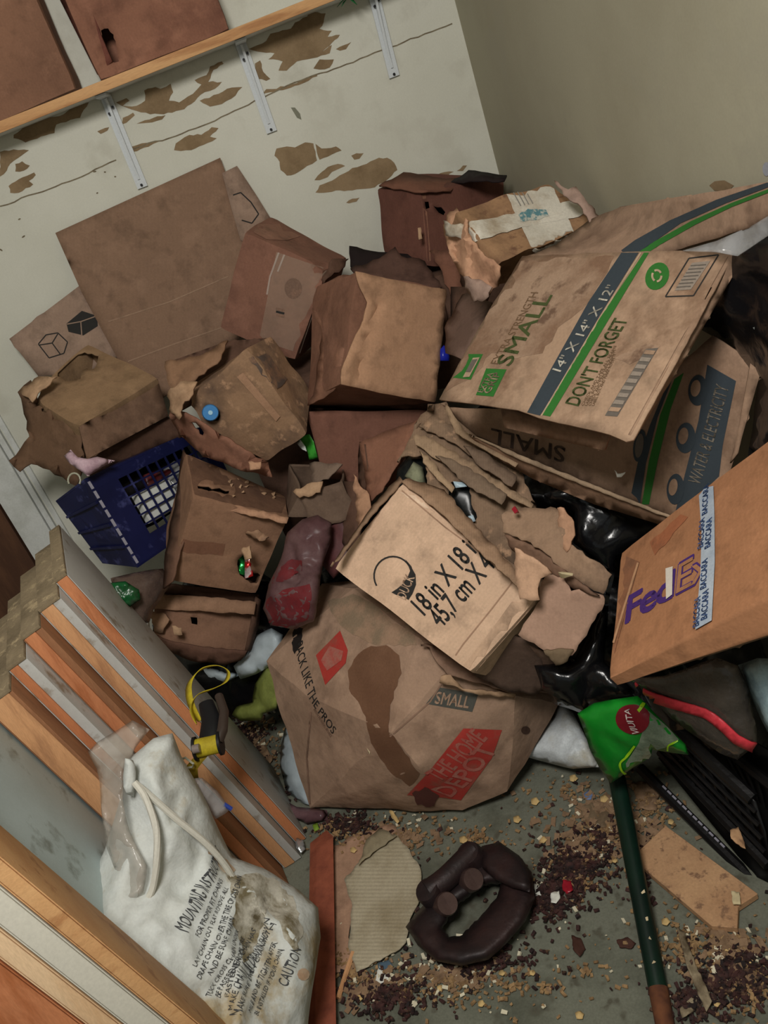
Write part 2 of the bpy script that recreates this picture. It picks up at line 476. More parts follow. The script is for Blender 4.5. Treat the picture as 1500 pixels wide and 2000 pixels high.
def ellipse(cx, cy, rx, ry, rot=0, n=24, a0=0, a1=360):
    r = math.radians(rot); out = []
    for i in range(n+(0 if a1-a0 >= 360 else 1)):
        t = math.radians(a0+(a1-a0)*i/n); x, y = rx*math.cos(t), ry*math.sin(t)
        out.append((cx+x*math.cos(r)-y*math.sin(r), cy+x*math.sin(r)+y*math.cos(r)))
    return out
def band(pts, w):
    """polygon around a pixel polyline of width w"""
    A = []; B = []
    for i, p in enumerate(pts):
        a = pts[max(i-1, 0)]; b = pts[min(i+1, len(pts)-1)]; L = math.hypot(b[0]-a[0], b[1]-a[1]) or 1
        nx, ny = -(b[1]-a[1])/L*w/2, (b[0]-a[0])/L*w/2; A.append((p[0]+nx, p[1]+ny)); B.append((p[0]-nx, p[1]-ny))
    return A+B[::-1]
def box_between(name, lo, hi, m, parent=None, kind=None, label=None):
    x0, y0, z0 = lo; x1, y1, z1 = hi
    V = [(x0, y0, z0), (x1, y0, z0), (x1, y1, z0), (x0, y1, z0), (x0, y0, z1), (x1, y0, z1), (x1, y1, z1), (x0, y1, z1)]
    Fc = [(0, 3, 2, 1), (4, 5, 6, 7), (0, 1, 5, 4), (1, 2, 6, 5), (2, 3, 7, 6), (3, 0, 4, 7)]
    o = link(name, V, Fc, m, parent, smooth=False, bvh=True)
    if kind: o['kind'] = kind
    if label: o['label'] = label
    return o
FIT = {
 'b4': {'LFB': (-0.616, 1.968, 0.850), 'LFT': (-0.581, 1.924, 0.941), 'LBB': (-0.738, 2.107, 0.928), 'LBT': (-0.699, 2.061, 1.014), 'RFB': (-0.425, 2.107, 0.842), 'RFT': (-0.400, 2.070, 0.948), 'RBB': (-0.565, 2.257, 0.942), 'RBT': (-0.555, 2.226, 1.058)},
 'b5': {'LFB': (-0.212, 2.068, 1.006), 'LFT': (-0.072, 2.028, 1.197), 'LBB': (-0.148, 2.244, 0.996), 'LBT': (-0.001, 2.205, 1.190), 'RFB': (-0.067, 2.002, 0.883), 'RFT': (0.077, 1.959, 1.068), 'RBB': (0.002, 2.173, 0.865), 'RBT': (0.139, 2.128, 1.045)},
 'b6': {'LFB': (0.013, 1.698, 0.883), 'LFT': (0.124, 1.803, 1.067), 'LBB': (-0.077, 1.864, 0.816), 'LBT': (0.033, 1.986, 1.035), 'RFB': (0.189, 1.750, 0.757), 'RFT': (0.302, 1.860, 0.951), 'RBB': (0.101, 1.922, 0.702), 'RBT': (0.209, 2.035, 0.902)},
 'b8': {'LFB': (-0.340, 1.842, 0.921), 'LFT': (-0.152, 1.794, 1.002), 'LBB': (-0.279, 1.968, 0.936), 'LBT': (-0.101, 1.904, 0.985), 'RFB': (-0.212, 1.838, 0.727), 'RFT': (-0.096, 1.777, 0.783), 'RBB': (-0.201, 1.964, 0.742), 'RBT': (-0.061, 1.917, 0.826)},
 'b9u': {'LFB': (-0.514, 1.751, 0.574), 'LFT': (-0.379, 1.736, 0.750), 'LBB': (-0.528, 1.915, 0.609), 'LBT': (-0.384, 1.907, 0.799), 'RFB': (-0.357, 1.784, 0.444), 'RFT': (-0.210, 1.765, 0.610), 'RBB': (-0.357, 1.939, 0.461), 'RBT': (-0.211, 1.910, 0.607)},
 'b9l': {'LFB': (-0.637, 1.815, 0.419), 'LFT': (-0.596, 1.852, 0.499), 'LBB': (-0.667, 1.946, 0.359), 'LBT': (-0.622, 1.988, 0.452), 'RFB': (-0.450, 1.792, 0.290), 'RFT': (-0.377, 1.840, 0.393), 'RBB': (-0.455, 1.929, 0.242), 'RBT': (-0.389, 1.974, 0.340)},
 'b11': {'LFB': (0.219, 2.090, 1.038), 'LFT': (0.252, 2.077, 1.180), 'LBB': (0.365, 2.276, 1.004), 'LBT': (0.356, 2.275, 1.169), 'RFB': (0.302, 1.981, 1.004), 'RFT': (0.331, 1.971, 1.151), 'RBB': (0.480, 2.164, 0.964), 'RBT': (0.565, 2.144, 1.090)},
 'b12': {'LFB': (0.295, 1.643, 1.090), 'LFT': (0.312, 1.584, 1.148), 'LBB': (0.506, 1.737, 1.062), 'LBT': (0.527, 1.678, 1.118), 'RFB': (0.305, 1.551, 1.001), 'RFT': (0.344, 1.486, 1.046), 'RBB': (0.536, 1.641, 0.964), 'RBT': (0.574, 1.589, 1.035)},
 'b16': {'LFB': (-0.133, 1.453, 0.616), 'LFT': (0.053, 1.466, 0.732), 'LBB': (-0.049, 1.555, 0.517), 'LBT': (0.131, 1.566, 0.629), 'RFB': (0.043, 1.203, 0.456), 'RFT': (0.194, 1.206, 0.551), 'RBB': (0.094, 1.298, 0.344), 'RBT': (0.259, 1.311, 0.460)},
 'crate': {'LFB': (-0.581, 1.804, 0.612), 'LFT': (-0.609, 1.862, 0.839), 'LBB': (-0.687, 1.909, 0.610), 'LBT': (-0.723, 1.944, 0.789), 'RFB': (-0.340, 2.075, 0.579), 'RFT': (-0.352, 2.121, 0.781), 'RBB': (-0.442, 2.166, 0.548), 'RBT': (-0.460, 2.216, 0.758)},
 'fed': {'LFB': (0.213, 0.923, 0.581), 'LFT': (0.331, 1.131, 0.632), 'LBB': (0.222, 0.926, 0.560), 'LBT': (0.366, 1.130, 0.604), 'RFB': (0.427, 0.739, 0.781), 'RFT': (0.548, 0.955, 0.849), 'RBB': (0.425, 0.725, 0.726), 'RBT': (0.579, 0.941, 0.794)},
}
FIT = {n: {k: keep(Vector(v)) for k, v in c.items()} for n, c in FIT.items()}
# ------------------------------------------------------------------ the room
M_wall = mat('painted_wall_cream', rgb(212, 211, 198), .75, rgb(204, 203, 189), 2.2, .42, .62, bump=.12, bscale=30, grain=.03, col3=rgb(198, 196, 182), scale3=6)
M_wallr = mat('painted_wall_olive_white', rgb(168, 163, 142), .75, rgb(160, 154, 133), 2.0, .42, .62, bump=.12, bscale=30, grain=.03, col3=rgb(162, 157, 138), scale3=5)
M_conc = mat('concrete_floor_green_grey', rgb(112, 114, 101), .9, rgb(88, 90, 78), 9, .45, .7, bump=.5, bscale=40, grain=.12, col3=rgb(84, 82, 70), scale3=30)
M_peel = mat('bare_brown_drywall_paper', rgb(146, 124, 95), .9, rgb(128, 107, 80), 14, .42, .62, grain=.06, bump=.2)
M_seam = mat('cracked_seam_grey', rgb(134, 124, 102), .9, rgb(112, 100, 80), 40, .4, .6)
M_pine = mat('pine_edge', rgb(212, 166, 116), .65, rgb(198, 148, 100), 5, .4, .68, stretch=(.3, 2.5, 2.5), bump=.15, grain=.08, col3=rgb(178, 128, 84), scale3=9)
M_white = paint('white_enamel', (214, 216, 212), .45, col2=rgb(196, 198, 192), scale=12)
M_bracket = paint('bracket_white_steel', (205, 210, 212), .4)
M_black = paint('black_plastic_part', (22, 22, 24), .5)
M_brn = mat('brown_door_veneer', rgb(96, 66, 48), .6, rgb(80, 54, 40), 6, .4, .6, stretch=(6, 6, 1))
fl = box_between('floor', (-2.2, -1.6, -.08), (RW+.1, BW+.1, 0), M_conc, kind='structure')
wb = box_between('wall_back', (-2.2, BW, 0), (RW+.1, BW+.1, 2.6), M_wall, kind='structure')
wr_ = box_between('wall_right', (RW, -1.6, 0), (RW+.1, BW, 2.6), M_wallr, kind='structure')
wl = box_between('wall_left', (-2.3, -1.6, 0), (-2.2, BW+.1, 2.6), M_wall, kind='structure')
ce = box_between('ceiling', (-2.3, -1.6, 2.6), (RW+.1, BW+.1, 2.7), M_wall, kind='structure')
for o, l in ((fl, 'dirty grey green concrete floor under the litter'), (wb, 'cream painted back wall with peeling paint above the cardboard'),
             (wr_, 'plain olive white wall to the right of the corner'), (wl, 'cream wall on the left of the store room'), (ce, 'plain pale ceiling over the store room')): o['label'] = l
s3 = lambda L, ox=0, oy=0, k=3.0: [(ox+x/k, oy+y/k) for x, y in L]
A_ = [[(80,790),(200,700),(350,680),(460,610),(520,600),(470,690),(330,730),(320,780),(240,800),(150,835),(80,810)], [(0,890),(80,875),(170,880),(100,930),(60,960),(40,1000),(0,1035)],
 [(90,960),(130,945),(175,970),(140,1000),(90,1005)], [(50,1090),(110,1050),(200,1010),(210,1025),(170,1060),(195,1080),(110,1130),(60,1130)], [(570,770),(640,745),(630,765),(590,785)],
 [(680,600),(740,575),(760,590),(720,620),(800,620),(850,590),(845,530),(910,510),(940,520),(1000,490),(1015,540),(990,590),(1050,600),(1130,550),(1180,495),(1140,470),(1210,440),(1230,390),(1300,360),(1310,375),(1250,410),(1220,480),(1300,480),(1260,520),(1200,540),(1120,610),(1080,640),(960,670),(880,670),(800,650),(740,630)],
 [(710,730),(720,690),(780,660),(790,675),(740,720)], [(800,725),(900,690),(970,675),(950,700),(860,720)], [(1170,590),(1280,550),(1330,520),(1420,510),(1380,560),(1300,610),(1230,625)],
 [(1020,880),(1030,840),(1110,790),(1180,790),(1240,745),(1280,750),(1230,800),(1270,810),(1190,850),(1120,880),(1060,885)], [(770,860),(830,840),(930,830),(870,860),(780,890)]]
B_ = [[(215,240),(300,200),(320,165),(420,140),(440,110),(500,80),(510,60),(590,65),(580,110),(560,140),(620,150),(600,180),(660,170),(620,210),(570,255),(620,220),(610,260),(550,280),(500,290),(450,300),(400,345),(360,345),(380,300),(310,290),(340,260),(280,255)],
 [(530,335),(560,290),(630,290),(610,330),(560,340)], [(640,240),(680,220),(715,205),(690,240),(660,248)], [(245,310),(270,295),(285,350),(320,385),(300,395),(255,385)], [(280,460),(300,435),(330,435),(430,410),(545,360),(550,372),(460,415),(340,450)],
 [(340,760),(350,725),(400,715),(440,720),(490,695),(530,700),(548,783),(500,810),(440,850),(400,857),(370,830),(365,790)], [(540,702),(570,725),(640,715),(668,735),(600,765),(560,780)], [(535,880),(570,840),(600,815),(650,800),(685,810),(620,840),(600,865),(560,880)],
 [(715,760),(740,748),(775,748),(755,775),(730,780)], [(540,940),(560,905),(640,870),(720,820),(790,800),(850,770),(890,770),(925,795),(940,830),(900,870),(830,915),(720,930),(640,930),(560,942)],
 [(690,990),(720,970),(755,965),(740,985),(705,993)], [(1100,865),(1150,845),(1215,838),(1180,865),(1140,885)], [(1230,835),(1260,808),(1280,808),(1260,835)]]
for i, pl in enumerate([s3(a) for a in A_]+[s3(b, 400, 0, 2.5) for b in B_]):
    decal(wb, resample(pl, 9, 1.6, random.Random(i)), M_peel, wb, 'peeled_patch', .0006, sp=14, seed=i)
decal(wb, s3([(420,525),(440,525),(465,555),(472,585),(450,575)], 400, 0, 2.5), mat('grey_scuff', rgb(128, 128, 112), .8), wb, 'scuff', .0006)
for q in ((38, 428), (46, 462), (185, 335), (205, 336), (225, 345), (190, 377), (640, 755), (615, 745), (2, 488), (35, 795)):
    x, y = q; 
    if y < 760: decal(wb, ellipse(x, y, random.uniform(2, 5), 1.6, random.uniform(-40, 40), 8), M_seam, wb, 'scuff', .0006)
decal(wr_, resample(s3([(1215,405),(1240,385),(1290,380),(1335,405),(1320,420),(1280,432),(1240,430)], 900, 200, 2.5), 9, 1, random.Random(3)), M_peel, wr_, 'peeled_patch', .0006)
decal(wr_, ellipse(1498, 330, 8, 14, 0, 12), mat('blue_grey_mark', rgb(150, 152, 160), .8), wr_, 'scuff', .0006)
seam = [(0, 403), (70, 378), (160, 345), (240, 305)]; seam2 = [(250, 292), (330, 270), (420, 236), (497, 197), (600, 152), (690, 122), (746, 98), (830, 66), (896, 40)]
for sm in (seam, seam2): decal(wb, resample(band(resample(sm, 14, 1.8, random.Random(2), False), 2.6), 9), M_seam, wb, 'cracked_seam', .0007, sp=14)
# door casing and brown door at the left end of the back wall
t1 = box_between('trim_1', (-.985, BW-.022, 0), (-.905, BW, 2.1), M_white, kind='structure'); t1['label'] = 'white door casing beside the heap'
box_between('casing_bead', (-.903, BW-.014, 0), (-.888, BW, 2.1), M_white, t1)
box_between('casing_edge', (-.882, BW-.008, 0), (-.868, BW, 2.1), M_white, t1)
d1 = box_between('door_1', (-1.75, BW-.03, 0.01), (-.99, BW, 2.08), M_brn, kind='structure'); d1['label'] = 'dark brown door at the left edge'
# ------------------------------------------------------------------ shelf on brackets
SY = 2.19
pa, pb = onY(0, 266, SY), onY(640, 12, SY)
zsh = (pa.z+pb.z)/2
sh = thing('wall_shelf', 'long pine shelf on white steel brackets below the ceiling', 'shelf', (0, 2.15, zsh))
slope = (pb.z-pa.z)/(pb.x-pa.x)
def shz(x, up=0): return pa.z+slope*(x-pa.x)+up
co = {}
for k in LAB:
    x = -1.3 if k[0] == 'L' else .56; co[k] = Vector((x, SY if k[1] == 'F' else BW-.004, shz(x, .026 if k[2] == 'T' else .006)))
brd = hexa('board', co, M_white, sh, .001)
co2 = {k: Vector((v.x, SY-.006 if k[1] == 'F' else SY, v.z+(.001 if k[2] == 'T' else -.001))) for k, v in co.items()}
hexa('edge_strip', co2, M_pine, sh, .0015)['label'] = 'bare orange pine front edge'
for (t, b) in (((205, 185), (279, 366)), ((470, 85), (531, 258)), ((727, -20), (770, 150))):
    A0, B0 = onY(*t, BW-.004), onY(*b, BW-.004); w = Vector((.013, 0, 0)); top = Vector((A0.x, BW-.004, shz(A0.x)+.005))
    V = [top-w, top+w, B0+w, B0-w]; V += [v-Vector((0, .004, 0)) for v in V]
    arm = [top-w+Vector((0, -.004, 0)), top+w+Vector((0, -.004, 0)), top+w+Vector((0, -.09, 0)), top-w+Vector((0, -.09, 0))]; V += arm+[v-Vector((0, 0, .005)) for v in arm]
    q = [(0, 1, 2, 3), (4, 7, 6, 5), (0, 4, 5, 1), (1, 5, 6, 2), (2, 6, 7, 3), (3, 7, 4, 0)]
    rib = [top+Vector((-.003, -.008, -.006)), top+Vector((.003, -.008, -.006)), B0+Vector((.003, -.008, .02)), B0+Vector((-.003, -.008, .02)),
           top+Vector((-.003, -.02, -.006)), top+Vector((.003, -.02, -.006)), B0+Vector((.003, -.010, .05)), B0+Vector((-.003, -.010, .05))]
    V += rib
    br = link('bracket', V, q+[tuple(i+8 for i in f) for f in q]+[tuple(i+16 for i in f) for f in q], M_bracket, sh, smooth=False)
    d = (B0-top)
    for f_, sx in ((.18, -.006), (.13, .007), (.97, 0)):
        c = top+d*f_+Vector((sx, -.0105 if f_ < .9 else -.006, 0))
        tube('screw', [c, c+Vector((0, -.003, 0))], .0032, M_black, br, 8)
# boxes on the shelf
def card_label(o, l): o['label'] = l
c1 = card('plain_brown', (150, 104, 80), (120, 82, 64), .45, .8, 4)
def shelf_box(label, pL, pR, y0, y1, hgt, yaw, m, dentm=None, holes={}):
    a = onY(*pL, y0); b = onY(*pR, y0); w = (b-a); w.z = 0; wl_ = w.length; r = thing('cardboard_box', label, 'box', (a.x, y0, shz(a.x, .026)))
    ex = Vector((math.cos(yaw), math.sin(yaw), slope)); ey = Vector((-math.sin(yaw), math.cos(yaw), 0)); base = Vector((a.x, y0, shz(a.x, .028)))
    co = {k: base+ex*(wl_ if k[0] == 'R' else 0)+ey*((y1-y0) if k[1] == 'B' else 0)+Vector((0, 0, hgt if k[2] == 'T' else 0)) for k in LAB}
    return r, crush_box(r, co, m, amp=.003, n=12, holes=holes)
r, b = shelf_box('plain brown cardboard box on the shelf, leftmost at the photo edge', (-190, 335), (149, 166), 2.2, 2.29, .36, 0, c1)
r, b = shelf_box('reddish brown cardboard box on the shelf with a torn dark corner hole', (191, 148), (450, 60), 2.2, 2.29, .34, .02, card('shelf_red', (152, 100, 78), (110, 66, 54), .45, .75, 5),
    holes={'front': [[(198, 60), (212, 56), (222, 68), (228, 100), (231, 120), (214, 120), (204, 100)]]})
# side panel seen at the left of that box, folded outward
sheet('side_flap', [(107, -20, 1.88), (160, -40, 1.82), (196, 70, 1.86), (218, 120, 1.88), (190, 146, 1.91)], card('shelf_dark', (120, 66, 54), (90, 50, 42)), r, amp=.003, sp=20)
gp = thing('plastic_foliage', 'small tuft of green plastic foliage on the shelf end', 'foliage', onY(668, -6, 2.22))
for i in range(14):
    c = onY(640+random.random()*60, 4-random.random()*20, 2.2+random.random()*.05); d = Vector((random.uniform(-1, 1), random.uniform(-.6, .2), random.uniform(-.6, .6))).normalized()
    s = d.cross(Vector((0, 0, 1))).normalized()*.004
    link('leaf', [c, c+d*.012+s, c+d*.026+Vector((0, 0, -.004)), c+d*.012-s], [(0, 1, 2, 3)], mat('foliage_green', rgb(30, 110, 60), .5), gp, thick=.0008)
# ------------------------------------------------------------------ stack of boards leaning on the left
M_melam = mat('grey_melamine_face', rgb(186, 186, 182), .5, rgb(170, 168, 162), 5, .4, .7, grain=.03, col3=rgb(140, 128, 112), scale3=14)
M_blue = mat('pale_blue_grey_door_face', rgb(178, 192, 192), .45, rgb(160, 172, 170), 3, .4, .7, grain=.03, col3=rgb(132, 140, 134), scale3=11)
M_or = mat('orange_pine_edge', rgb(198, 130, 88), .6, rgb(174, 110, 74), 5, .42, .62, stretch=(2.5, 2.5, .35), bump=.15, col3=rgb(166, 100, 62), scale3=10)
M_tan = mat('tan_pine_edge', rgb(206, 156, 112), .65, rgb(186, 136, 94), 5, .42, .66, stretch=(2.5, 2.5, .35), bump=.15, col3=rgb(170, 124, 88), scale3=10)
M_brnw = mat('brown_wood_face', rgb(150, 104, 72), .7, rgb(118, 80, 56), 6, .42, .66, stretch=(2.5, 2.5, .3))
M_dirt = mat('dusty_end_grain', rgb(146, 130, 104), .95, rgb(110, 97, 76), 9, .4, .65, bump=.4, bscale=60, col3=rgb(172, 154, 122), scale3=30)
LEAN = Vector((-.162, 0, .814)).normalized(); BACKD = Vector((-.07, .28, 0)).normalized(); TH = BACKD.cross(LEAN).normalized()
if TH.x > 0: TH = -TH
def board(label, front, th, width, mcore, mface, top_extra=0, BACKD=BACKD, TH=TH, grp='boards leaning in a stack', endm=True, low=.004, name='leaning_board', skin=.002):
    """front: world point on the front right edge"""
    t = front+LEAN*top_extra; b = t-LEAN*((t.z-low)/LEAN.z)
    r = thing(name, label, 'board', (b.x, b.y, low), grp)
    co = {'RFT': t, 'RFB': b, 'LFT': t+TH*th, 'LFB': b+TH*th}
    co.update({'RBT': t+BACKD*width, 'RBB': b+BACKD*width, 'LBT': t+TH*th+BACKD*width, 'LBB': b+TH*th+BACKD*width})
    def part(nm, a, e, m, fr=0.0, bev=.0015, up=0.0, lo=0.0):
        c2 = {}
        for k in LAB:
            c = co['R'+k[1:]]+TH*(e if k[0] == 'L' else a)+(BACKD*fr if k[1] == 'F' else Vector())
            if k[2] == 'T': c = c-LEAN*(.006 if not up else 0)+LEAN*up
            elif lo: c = co['R'+k[1]+'T']+TH*(e if k[0] == 'L' else a)+(BACKD*fr if k[1] == 'F' else Vector())-LEAN*lo
            c.z = max(c.z, .003); c2[k] = c
        return hexa(nm, c2, m, r, bev)
    part('face_skin', 0, skin, mface, .001)
    part('core', skin+.0003, th-.0023, mcore)
    part('face_skin', th-.002, th, mface, .001)
    if endm: part('dusty_end', .0005, th-.0005, M_dirt, -.001, .001, .001, .0055)
    return r
b1 = onY(128, 1118, 1.437)
def along(prev_front, s, dy, dz=0.0):
    """next board: s to the left across the stack, dy towards the viewer, dz up"""
    return prev_front+TH*s-BACKD*dy+LEAN*dz
M_dull = mat('dull_orange_edge', rgb(184, 118, 78), .7, rgb(150, 92, 62), 6, stretch=(2.5, 2.5, .35)); M_pale = mat('pale_pine_edge', rgb(222, 190, 152), .6, rgb(206, 166, 124), 6, stretch=(2.5, 2.5, .35)); M_ww = paint('warm_white_face', (208, 204, 190), .5)
fr = b1; board('grey faced board with a bright orange edge, rightmost of the leaning stack', fr, .026, .27, M_or, M_melam)
fr = along(fr, .027, .045, -.012); board('grey faced board with a tan edge, second from the right in the leaning stack', fr, .044, .28, M_tan, M_melam, skin=.017)
fr = along(fr, .045, .05, -.004); board('brown faced board with an orange edge, third from the right in the leaning stack', fr, .038, .28, M_or, M_brnw, skin=.013)
fr = along(fr, .039, .05, -.01); board('board with a dull orange edge and grey face in the middle of the leaning stack', fr, .036, .28, M_dull, M_melam, skin=.018)
fr = along(fr, .037, .05, -.01); board('board with a wide tan edge left of the middle of the leaning stack', fr, .050, .30, M_tan, M_brnw, skin=.006)
f6_ = onY(2, 1640, .93)
board('large door panel with a pale blue grey face behind the canvas bag', f6_, .030, .33, M_blue, M_blue, .36, endm=False)
BD2 = Vector((-.52, .85, 0)).normalized(); TH2 = BD2.cross(LEAN).normalized(); TH2 = -TH2 if TH2.x > 0 else TH2
f7_ = onY(0, 1672, .74); k2 = dict(top_extra=.30, endm=False, BACKD=BD2, TH=TH2, grp='boards in the lower left corner')
board('panel with a wide yellow pine edge crossing the lower left corner', f7_, .021, .16, M_pine, M_pine, **k2)
board('white edged panel beside the yellow pine edge in the lower left corner', f7_+TH2*.022, .030, .16, M_ww, M_ww, **k2)
board('panel with a pale wooden edge in the lower left corner', f7_+TH2*.053, .023, .16, M_pale, M_pale, **k2)
board('orange wooden panel cut off at the bottom left corner of the photo', f7_+TH2*.077, .06, .16, M_or, M_or, **k2)
# reddish stick standing on the floor beside the bag
t, b = onZ(628, 1640, .024), onZ(628, 2040, .024)
M_stick = mat('reddish_wood', rgb(150, 84, 62), .7, rgb(120, 64, 48), 8, .4, .65, stretch=(2.5, 2.5, .3))
ex = Vector((.021, .01, 0)); ey = Vector((-.008, .018, -.005))
co = {k: (t if k[2] == 'T' else b)+ex*(1 if k[0] == 'R' else -1)+ey*(1 if k[1] == 'B' else -1) for k in LAB}
co = {k: keep(v) for k, v in co.items()}
o = hexa('wooden_stick', co, M_stick, None, .002); tag(o, 'reddish square wooden stick lying between the canvas bag and the corrugated sheet', 'stick')
# ------------------------------------------------------------------ cardboard heap
INK = paint('dark_print_ink', (44, 42, 40), .8); GREEN = paint('green_print_ink', (44, 104, 40), .8); NAVY = paint('navy_print_ink', (52, 60, 66), .8)
REDI = mat('red_print_ink', rgb(176, 60, 52), .8, rgb(150, 84, 70), 22, .5, .68, grain=.05); PURP = paint('purple_print_ink', (72, 44, 112), .8)
CTAPE = film('clear_tape', (190, 168, 148), .28, .12); WTAPE = mat('grimy_white_tape', rgb(196, 190, 176), .5, rgb(160, 146, 126), 14, .45, .65)
TORN = card('torn_pale', (186, 146, 112), (150, 112, 84), scale=12)
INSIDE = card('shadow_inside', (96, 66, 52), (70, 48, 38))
def root_of(co, name, label, cat='box', group=None):
    ps = list(co.values()); return thing(name, label, cat, (sum(p.x for p in ps)/8, sum(p.y for p in ps)/8, min(p.z for p in ps)), group)
def carton(key, label, m, co=None, **k):
    co = co or FIT[key]; r = root_of(co, 'cardboard_box', label); return r, crush_box(r, co, m, **k)

# B3: opened flat box leaning on the back wall
m3 = card('flat_leaning', (142, 108, 86), (120, 92, 76), .5, .8, 4)
c0 = onY(300, 720, 2.2)
r = thing('flattened_cardboard_box', 'large opened flat cardboard box leaning on the peeling back wall', 'box', c0)
dY = lambda x, y, Y: proj(onY(x, y, Y))[2]
def yp(*L): return [(x, y, dY(x, y, Y)) for x, y, Y in L]
mp_ = sheet('main_panel', yp((108, 455, 2.275), (430, 308, 2.285), (446, 352, 2.28), (475, 440, 2.265), (500, 560, 2.25), (470, 660, 2.24), (300, 790, 2.2), (240, 720, 2.21), (160, 572, 2.25)), m3, r, amp=.005, freq=5, sp=22,
            fold=lambda x, y: -.012 if y > 880-.55*x+60 else 0)
for ln in (((212, 628), (330, 590), (445, 540)), ((250, 706), (340, 672), (432, 640))): decal(mp_, band(ln, 2.4), card('crease', (160, 126, 102)), r, 'crease')
lf = sheet('printed_flap', yp((18, 662, 2.25), (155, 558, 2.262), (190, 612, 2.25), (232, 700, 2.235), (165, 730, 2.22), (75, 735, 2.235)), card('flap_print', (158, 128, 110), (130, 104, 90)), r, sp=18, amp=.003)
cubes = [((130, 632), (160, 607), (190, 617), (191, 637), (163, 655), (134, 648))]
decal(lf, cubes[0], INK, lf, 'cube_print')
for a, b in (((160, 655), (158, 628)), ((158, 628), (131, 633)), ((158, 628), (189, 617))): decal(lf, band([a, b], 2), card('flap_print', ()), lf, 'cube_line', .0016)
hexp = [(75, 672), (90, 654), (113, 650), (132, 668), (125, 690), (96, 699), (75, 672)]
for i in range(6): decal(lf, band([hexp[i], hexp[i+1]], 2.2), INK, lf, 'cube_outline')
for a, b in (((102, 670), (76, 674)), ((102, 670), (113, 652)), ((102, 670), (118, 692))): decal(lf, band([a, b], 2.2), INK, lf, 'cube_outline')
rf = sheet('side_flap', yp((434, 338, 2.275), (463, 324, 2.28), (500, 380, 2.28), (532, 432, 2.275), (500, 480, 2.26), (470, 470, 2.262), (450, 400, 2.265)), card('flap_print', ()), r, sp=16, amp=.003)
hp = [(455, 381), (470, 376), (490, 395), (505, 418), (492, 436), (472, 430)]
for i in range(5): decal(rf, band([hp[i], hp[i+1]], 2.4), INK, rf, 'arrow_print')

# B4: torn box at far left
m4 = card('left_tan', (150, 116, 84), (106, 80, 60), .5, .75, 6)
r, b = carton('b4', 'tan cardboard box with a big torn hole in its top, beside the door casing', m4, holes={'top': [[(115, 735), (118, 712), (140, 694), (165, 688), (192, 695), (185, 720), (165, 722), (158, 742), (135, 746)]]}, amp=.006, seed=4, dents=[(FIT['b4']['LBT'], .06, .02)])
sheet('torn_flap', [(35, 765, 2.04), (60, 742, 2.06), (75, 790, 2.0), (110, 812, 1.98), (152, 836, 1.955), (166, 900, 1.97), (150, 950, 2.02), (108, 925, 2.04), (60, 905, 2.06), (38, 920, 2.06), (20, 900, 2.08), (58, 852, 2.05)], card('left_dark', (118, 86, 64), (88, 64, 50)), r, jag=3, sp=14, amp=.006, seed=3,
      holes=[[(80, 795), (92, 798), (90, 806), (80, 804)]])
sheet('torn_rim', [(38, 762, 2.03), (75, 735, 2.03), (110, 735, 2.0), (80, 760, 1.99), (62, 785, 1.985)], TORN, r, jag=3, sp=10, amp=.006)
for pl in ([(60, 782), (90, 806), (80, 812), (58, 792)], ): decal(b, pl, TORN, r, 'torn_paper', sp=8)
decal(b, [(196, 830), (215, 824), (220, 838), (207, 845), (214, 858), (200, 862), (192, 852)], WTAPE, r, 'grey_smear', sp=8)
fr = FIT['b4']
sheet('front_frame', [(155, 833, 1.93), (308, 740, 2.07), (329, 812, 2.07), (170, 897, 1.935), (164, 880, 1.93), (170, 845, 1.925), (165, 880, 1.93)][:4], card('left_front', (122, 90, 70), (96, 70, 56)), r, sp=18, amp=.003)
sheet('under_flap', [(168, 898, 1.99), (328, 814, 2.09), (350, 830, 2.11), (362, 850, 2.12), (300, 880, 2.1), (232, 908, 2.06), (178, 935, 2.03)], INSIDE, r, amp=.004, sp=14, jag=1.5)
# gloves / pink rag by the crate
o = blob('pink_rag', [(125, 890, 1.9), (138, 878, 1.89), (152, 893, 1.88), (170, 896, 1.88), (190, 892, 1.9), (225, 900, 1.92), (200, 912, 1.91), (172, 930, 1.88), (150, 915, 1.88), (133, 903, 1.89)], mat('dusty_pink_cloth', rgb(196, 168, 178), .8, rgb(170, 140, 152), 20), sp=7, bulge=.012, back=.012, amp=.003, freq=30)
tag(o, 'crumpled dusty pink rag draped over the blue crate rim', 'rag')
# wire hook
tube_pts = [P(145+12*math.cos(t), 938+14*math.sin(t), 1.93) for t in [math.radians(a) for a in range(150, 400, 20)]]
o = tube('wire_ring', tube_pts, .0022, paint('pale_wire', (170, 170, 150), .4), None, 6); tag(o, 'thin pale wire ring hooked at the crate corner', 'wire')

# B5: reddish box with clear tape
m5 = card('reddish', (138, 92, 74), (108, 70, 58), .45, .75, 6)
r, b = carton('b5', 'reddish brown box with shiny clear tape and a round stamp, standing at the back wall', m5, amp=.006, seed=5, dents=[(FIT['b5']['RFT'], .05, .02)])
decal(b, [(540, 492), (628, 522), (640, 528), (585, 690), (520, 668), (508, 655)], CTAPE, r, 'clear_tape', .0012)
for ln in (((545, 493), (528, 540), (522, 575)), ((556, 497), (543, 530))): decal(b, band(ln, 3.4), film('tape_glint_film', (205, 190, 178), .5, .15), r, 'tape_glint', .002, sp=8)  # bright highlights on the tape, drawn as pale translucent strips
decal(b, ellipse(573, 563, 17, 20, 0), mat('faded_stamp', rgb(116, 92, 78), .8, rgb(140, 108, 90), 30), r, 'round_stamp', .0016)
for y in (600, 606, 612): decal(b, [(540, y), (556, y+4), (555, y+8), (539, y+4)], INK if y == 606 else mat('faded_stamp', ()), r, 'small_print', .0016, sp=8)
